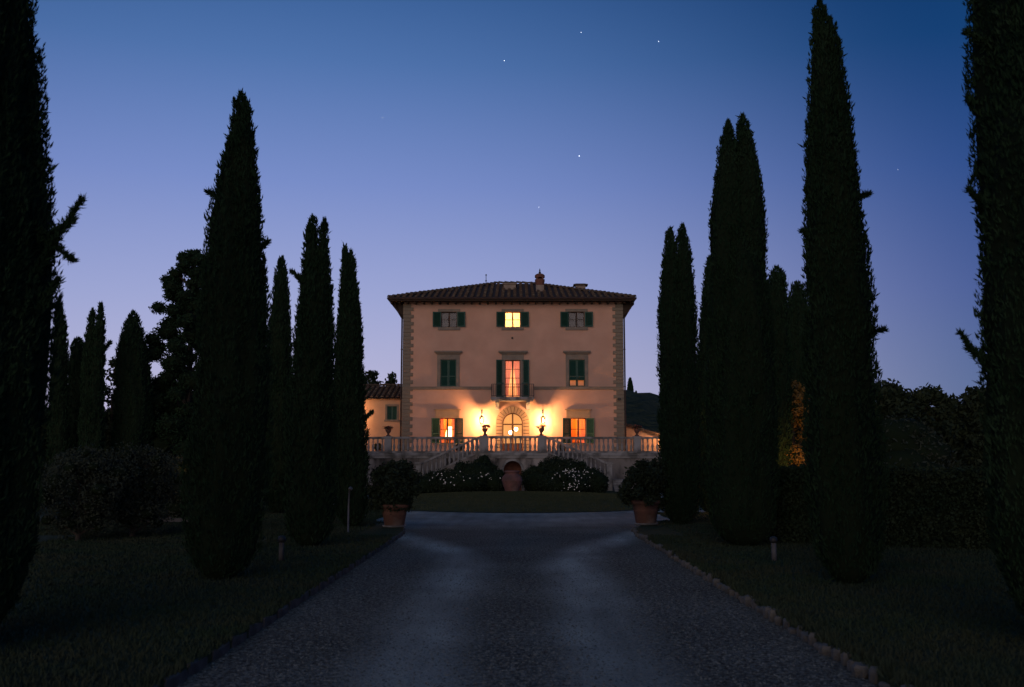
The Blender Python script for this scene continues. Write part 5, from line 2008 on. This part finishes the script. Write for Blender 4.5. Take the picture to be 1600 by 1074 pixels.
# ================================================================== GARDEN FURNITURE
# slim poles and bollards
def pole(label, px, pyt, Y, head):
    p = groundpt(px, Y)
    h = hz(pyt, Y) - .05
    t_ = empty('garden_pole', (p.x, Y, .05), label, 'garden lamp post')
    b = MB(); b.tube([(0, 0, 0), (.0, 0, h * .6), (.012, 0, h)], .019, 8)
    link('pole', b.mesh('pole', M['galv'], True), t_)
    b = MB()
    if head == 'spot':
        b.tube([(.012, 0, h), (.03, -.01, h + .02), (.075, -.02, h - .01)], [.026, .034, .03], 8)
    else:
        b.lathe([(.03, -.06), (.036, -.02), (.036, .10), (.028, .13), (.02, .16)], .012, 0, h, 10)
    link('lamp_head', b.mesh('lamp_head', M['galv'] if head == 'spot' else M['pink'], True), t_)


pole('thin grey pole with a small bent head, left lawn', 546, 764, 21.8, 'spot')
pole('thin pole with a faded pink cap, right lawn', 1205, 783, 22, 'cap')


def bollard(label, px, Y, hpx, m_):
    p = groundpt(px, Y)
    h = hpx * Y / FPX
    t_ = empty('bollard', (p.x, Y, .06), label, 'bollard')
    b = MB(); b.lathe([(.042, 0), (.04, h * .72), (.034, h * .74)], 0, 0, 0, 12)
    link('post', b.mesh('post', m_, True), t_)
    b = MB(); b.lathe([(.034, h * .74), (.06, h * .76), (.062, h * .88), (.05, h * .96), (.02, h)], 0, 0, 0, 12)
    link('cap', b.mesh('cap', M['iron'], True), t_)


bollard('short dark bollard light with round cap on the left lawn', 443.5, 15.7, 39, M['post'])
bollard('short grey bollard light with dark cap on the right lawn', 1205, 15.7, 38, M['greypost'])

# low rail fence
fe = empty('rail_fence', groundpt(240, 25), 'low weathered wooden rail fence behind the olive trees', 'fence')
wf = fe.location
for px in (226, 268, 330):
    p = groundpt(px, 25)
    h = hz(813, 25)
    o_ = link('post', MB().box(-.04, .04, -.04, .04, 0, h + .02).mesh('post', M['post']), fe)
    o_.location = (p.x - wf.x, 0, .05)
p0, p1 = groundpt(222, 25), groundpt(330, 25)
o_ = link('rail', MB().box(p0.x - wf.x, p1.x - wf.x, -.065, -.042, hz(815.5, 25) - .05, hz(812, 25) - .02).mesh('rail', M['post']), fe)
o_.location = (0, 0, .05)


# garden lanterns that light the lamp-tinted tree at right and the leaves at left
def garden_lamp(label, px, Y, h, power):
    p = groundpt(px, Y)
    t_ = empty('garden_lantern', (p.x, Y, 0), label, 'garden lantern')
    b = MB(); b.tube([(0, 0, 0), (0, 0, h)], [.05, .035], 8)
    link('post', b.mesh('post', M['iron'], True), t_)
    b = MB(); b.lathe([(.03, 0), (.08, .02), (.12, .26), (.12, .265)], 0, 0, h, 8, cap=False)
    link('glass', b.mesh('glass', M['pane']), t_)
    b = MB(); b.lathe([(.14, .265), (.14, .28), (.03, .38), (.005, .42)], 0, 0, h, 8)
    link('cap', b.mesh('cap', M['iron']), t_)
    b = MB(); b.lathe([(.005, .05), (.03, .09), (.03, .14), (.005, .19)], 0, 0, h, 8)
    link('bulb', b.mesh('bulb', M['shade']), t_)
    lamp('garden_light', (p.x, Y, h + .12), power, (1.0, .42, .10), .05, t_)


garden_lamp('garden lantern lighting the lamp-tinted tree behind the forked right cypress', 1228, 28.2, 0.85, 380)
garden_lamp('small garden lantern glowing low behind the widest left cypress', 306, 26.9, 1.6, 40)

# stars
for (px, py, rad, lab) in ((905, 244, 2.9, 'brightest star, above the right half of the villa roof'), (1029, 65, 2.4, 'star high in the sky right of the middle'),
                           (908, 51, 2.0, 'star nearest the top edge, above the brightest star'), (788, 95, 2.2, 'star high above the middle of the villa'),
                           (598, 184, 1.6, 'lone star in the sky between the left cypresses and the villa'), (842, 324, 1.5, 'faint low star above the tall chimney'),
                           (1403, 265, 1.2, 'faint star right of the tallest cypress')):
    p = at(px, py, 6000)
    b = MB(); b.lathe([(.01, -rad), (rad * .8, -rad * .5), (rad, 0), (rad * .8, rad * .5), (.01, rad)], 0, 0, 0, 8)
    o_ = link('star', b.mesh('star', M['star']))
    o_.location = p
    tag(o_, lab, 'star', 'stars in the dusk sky')
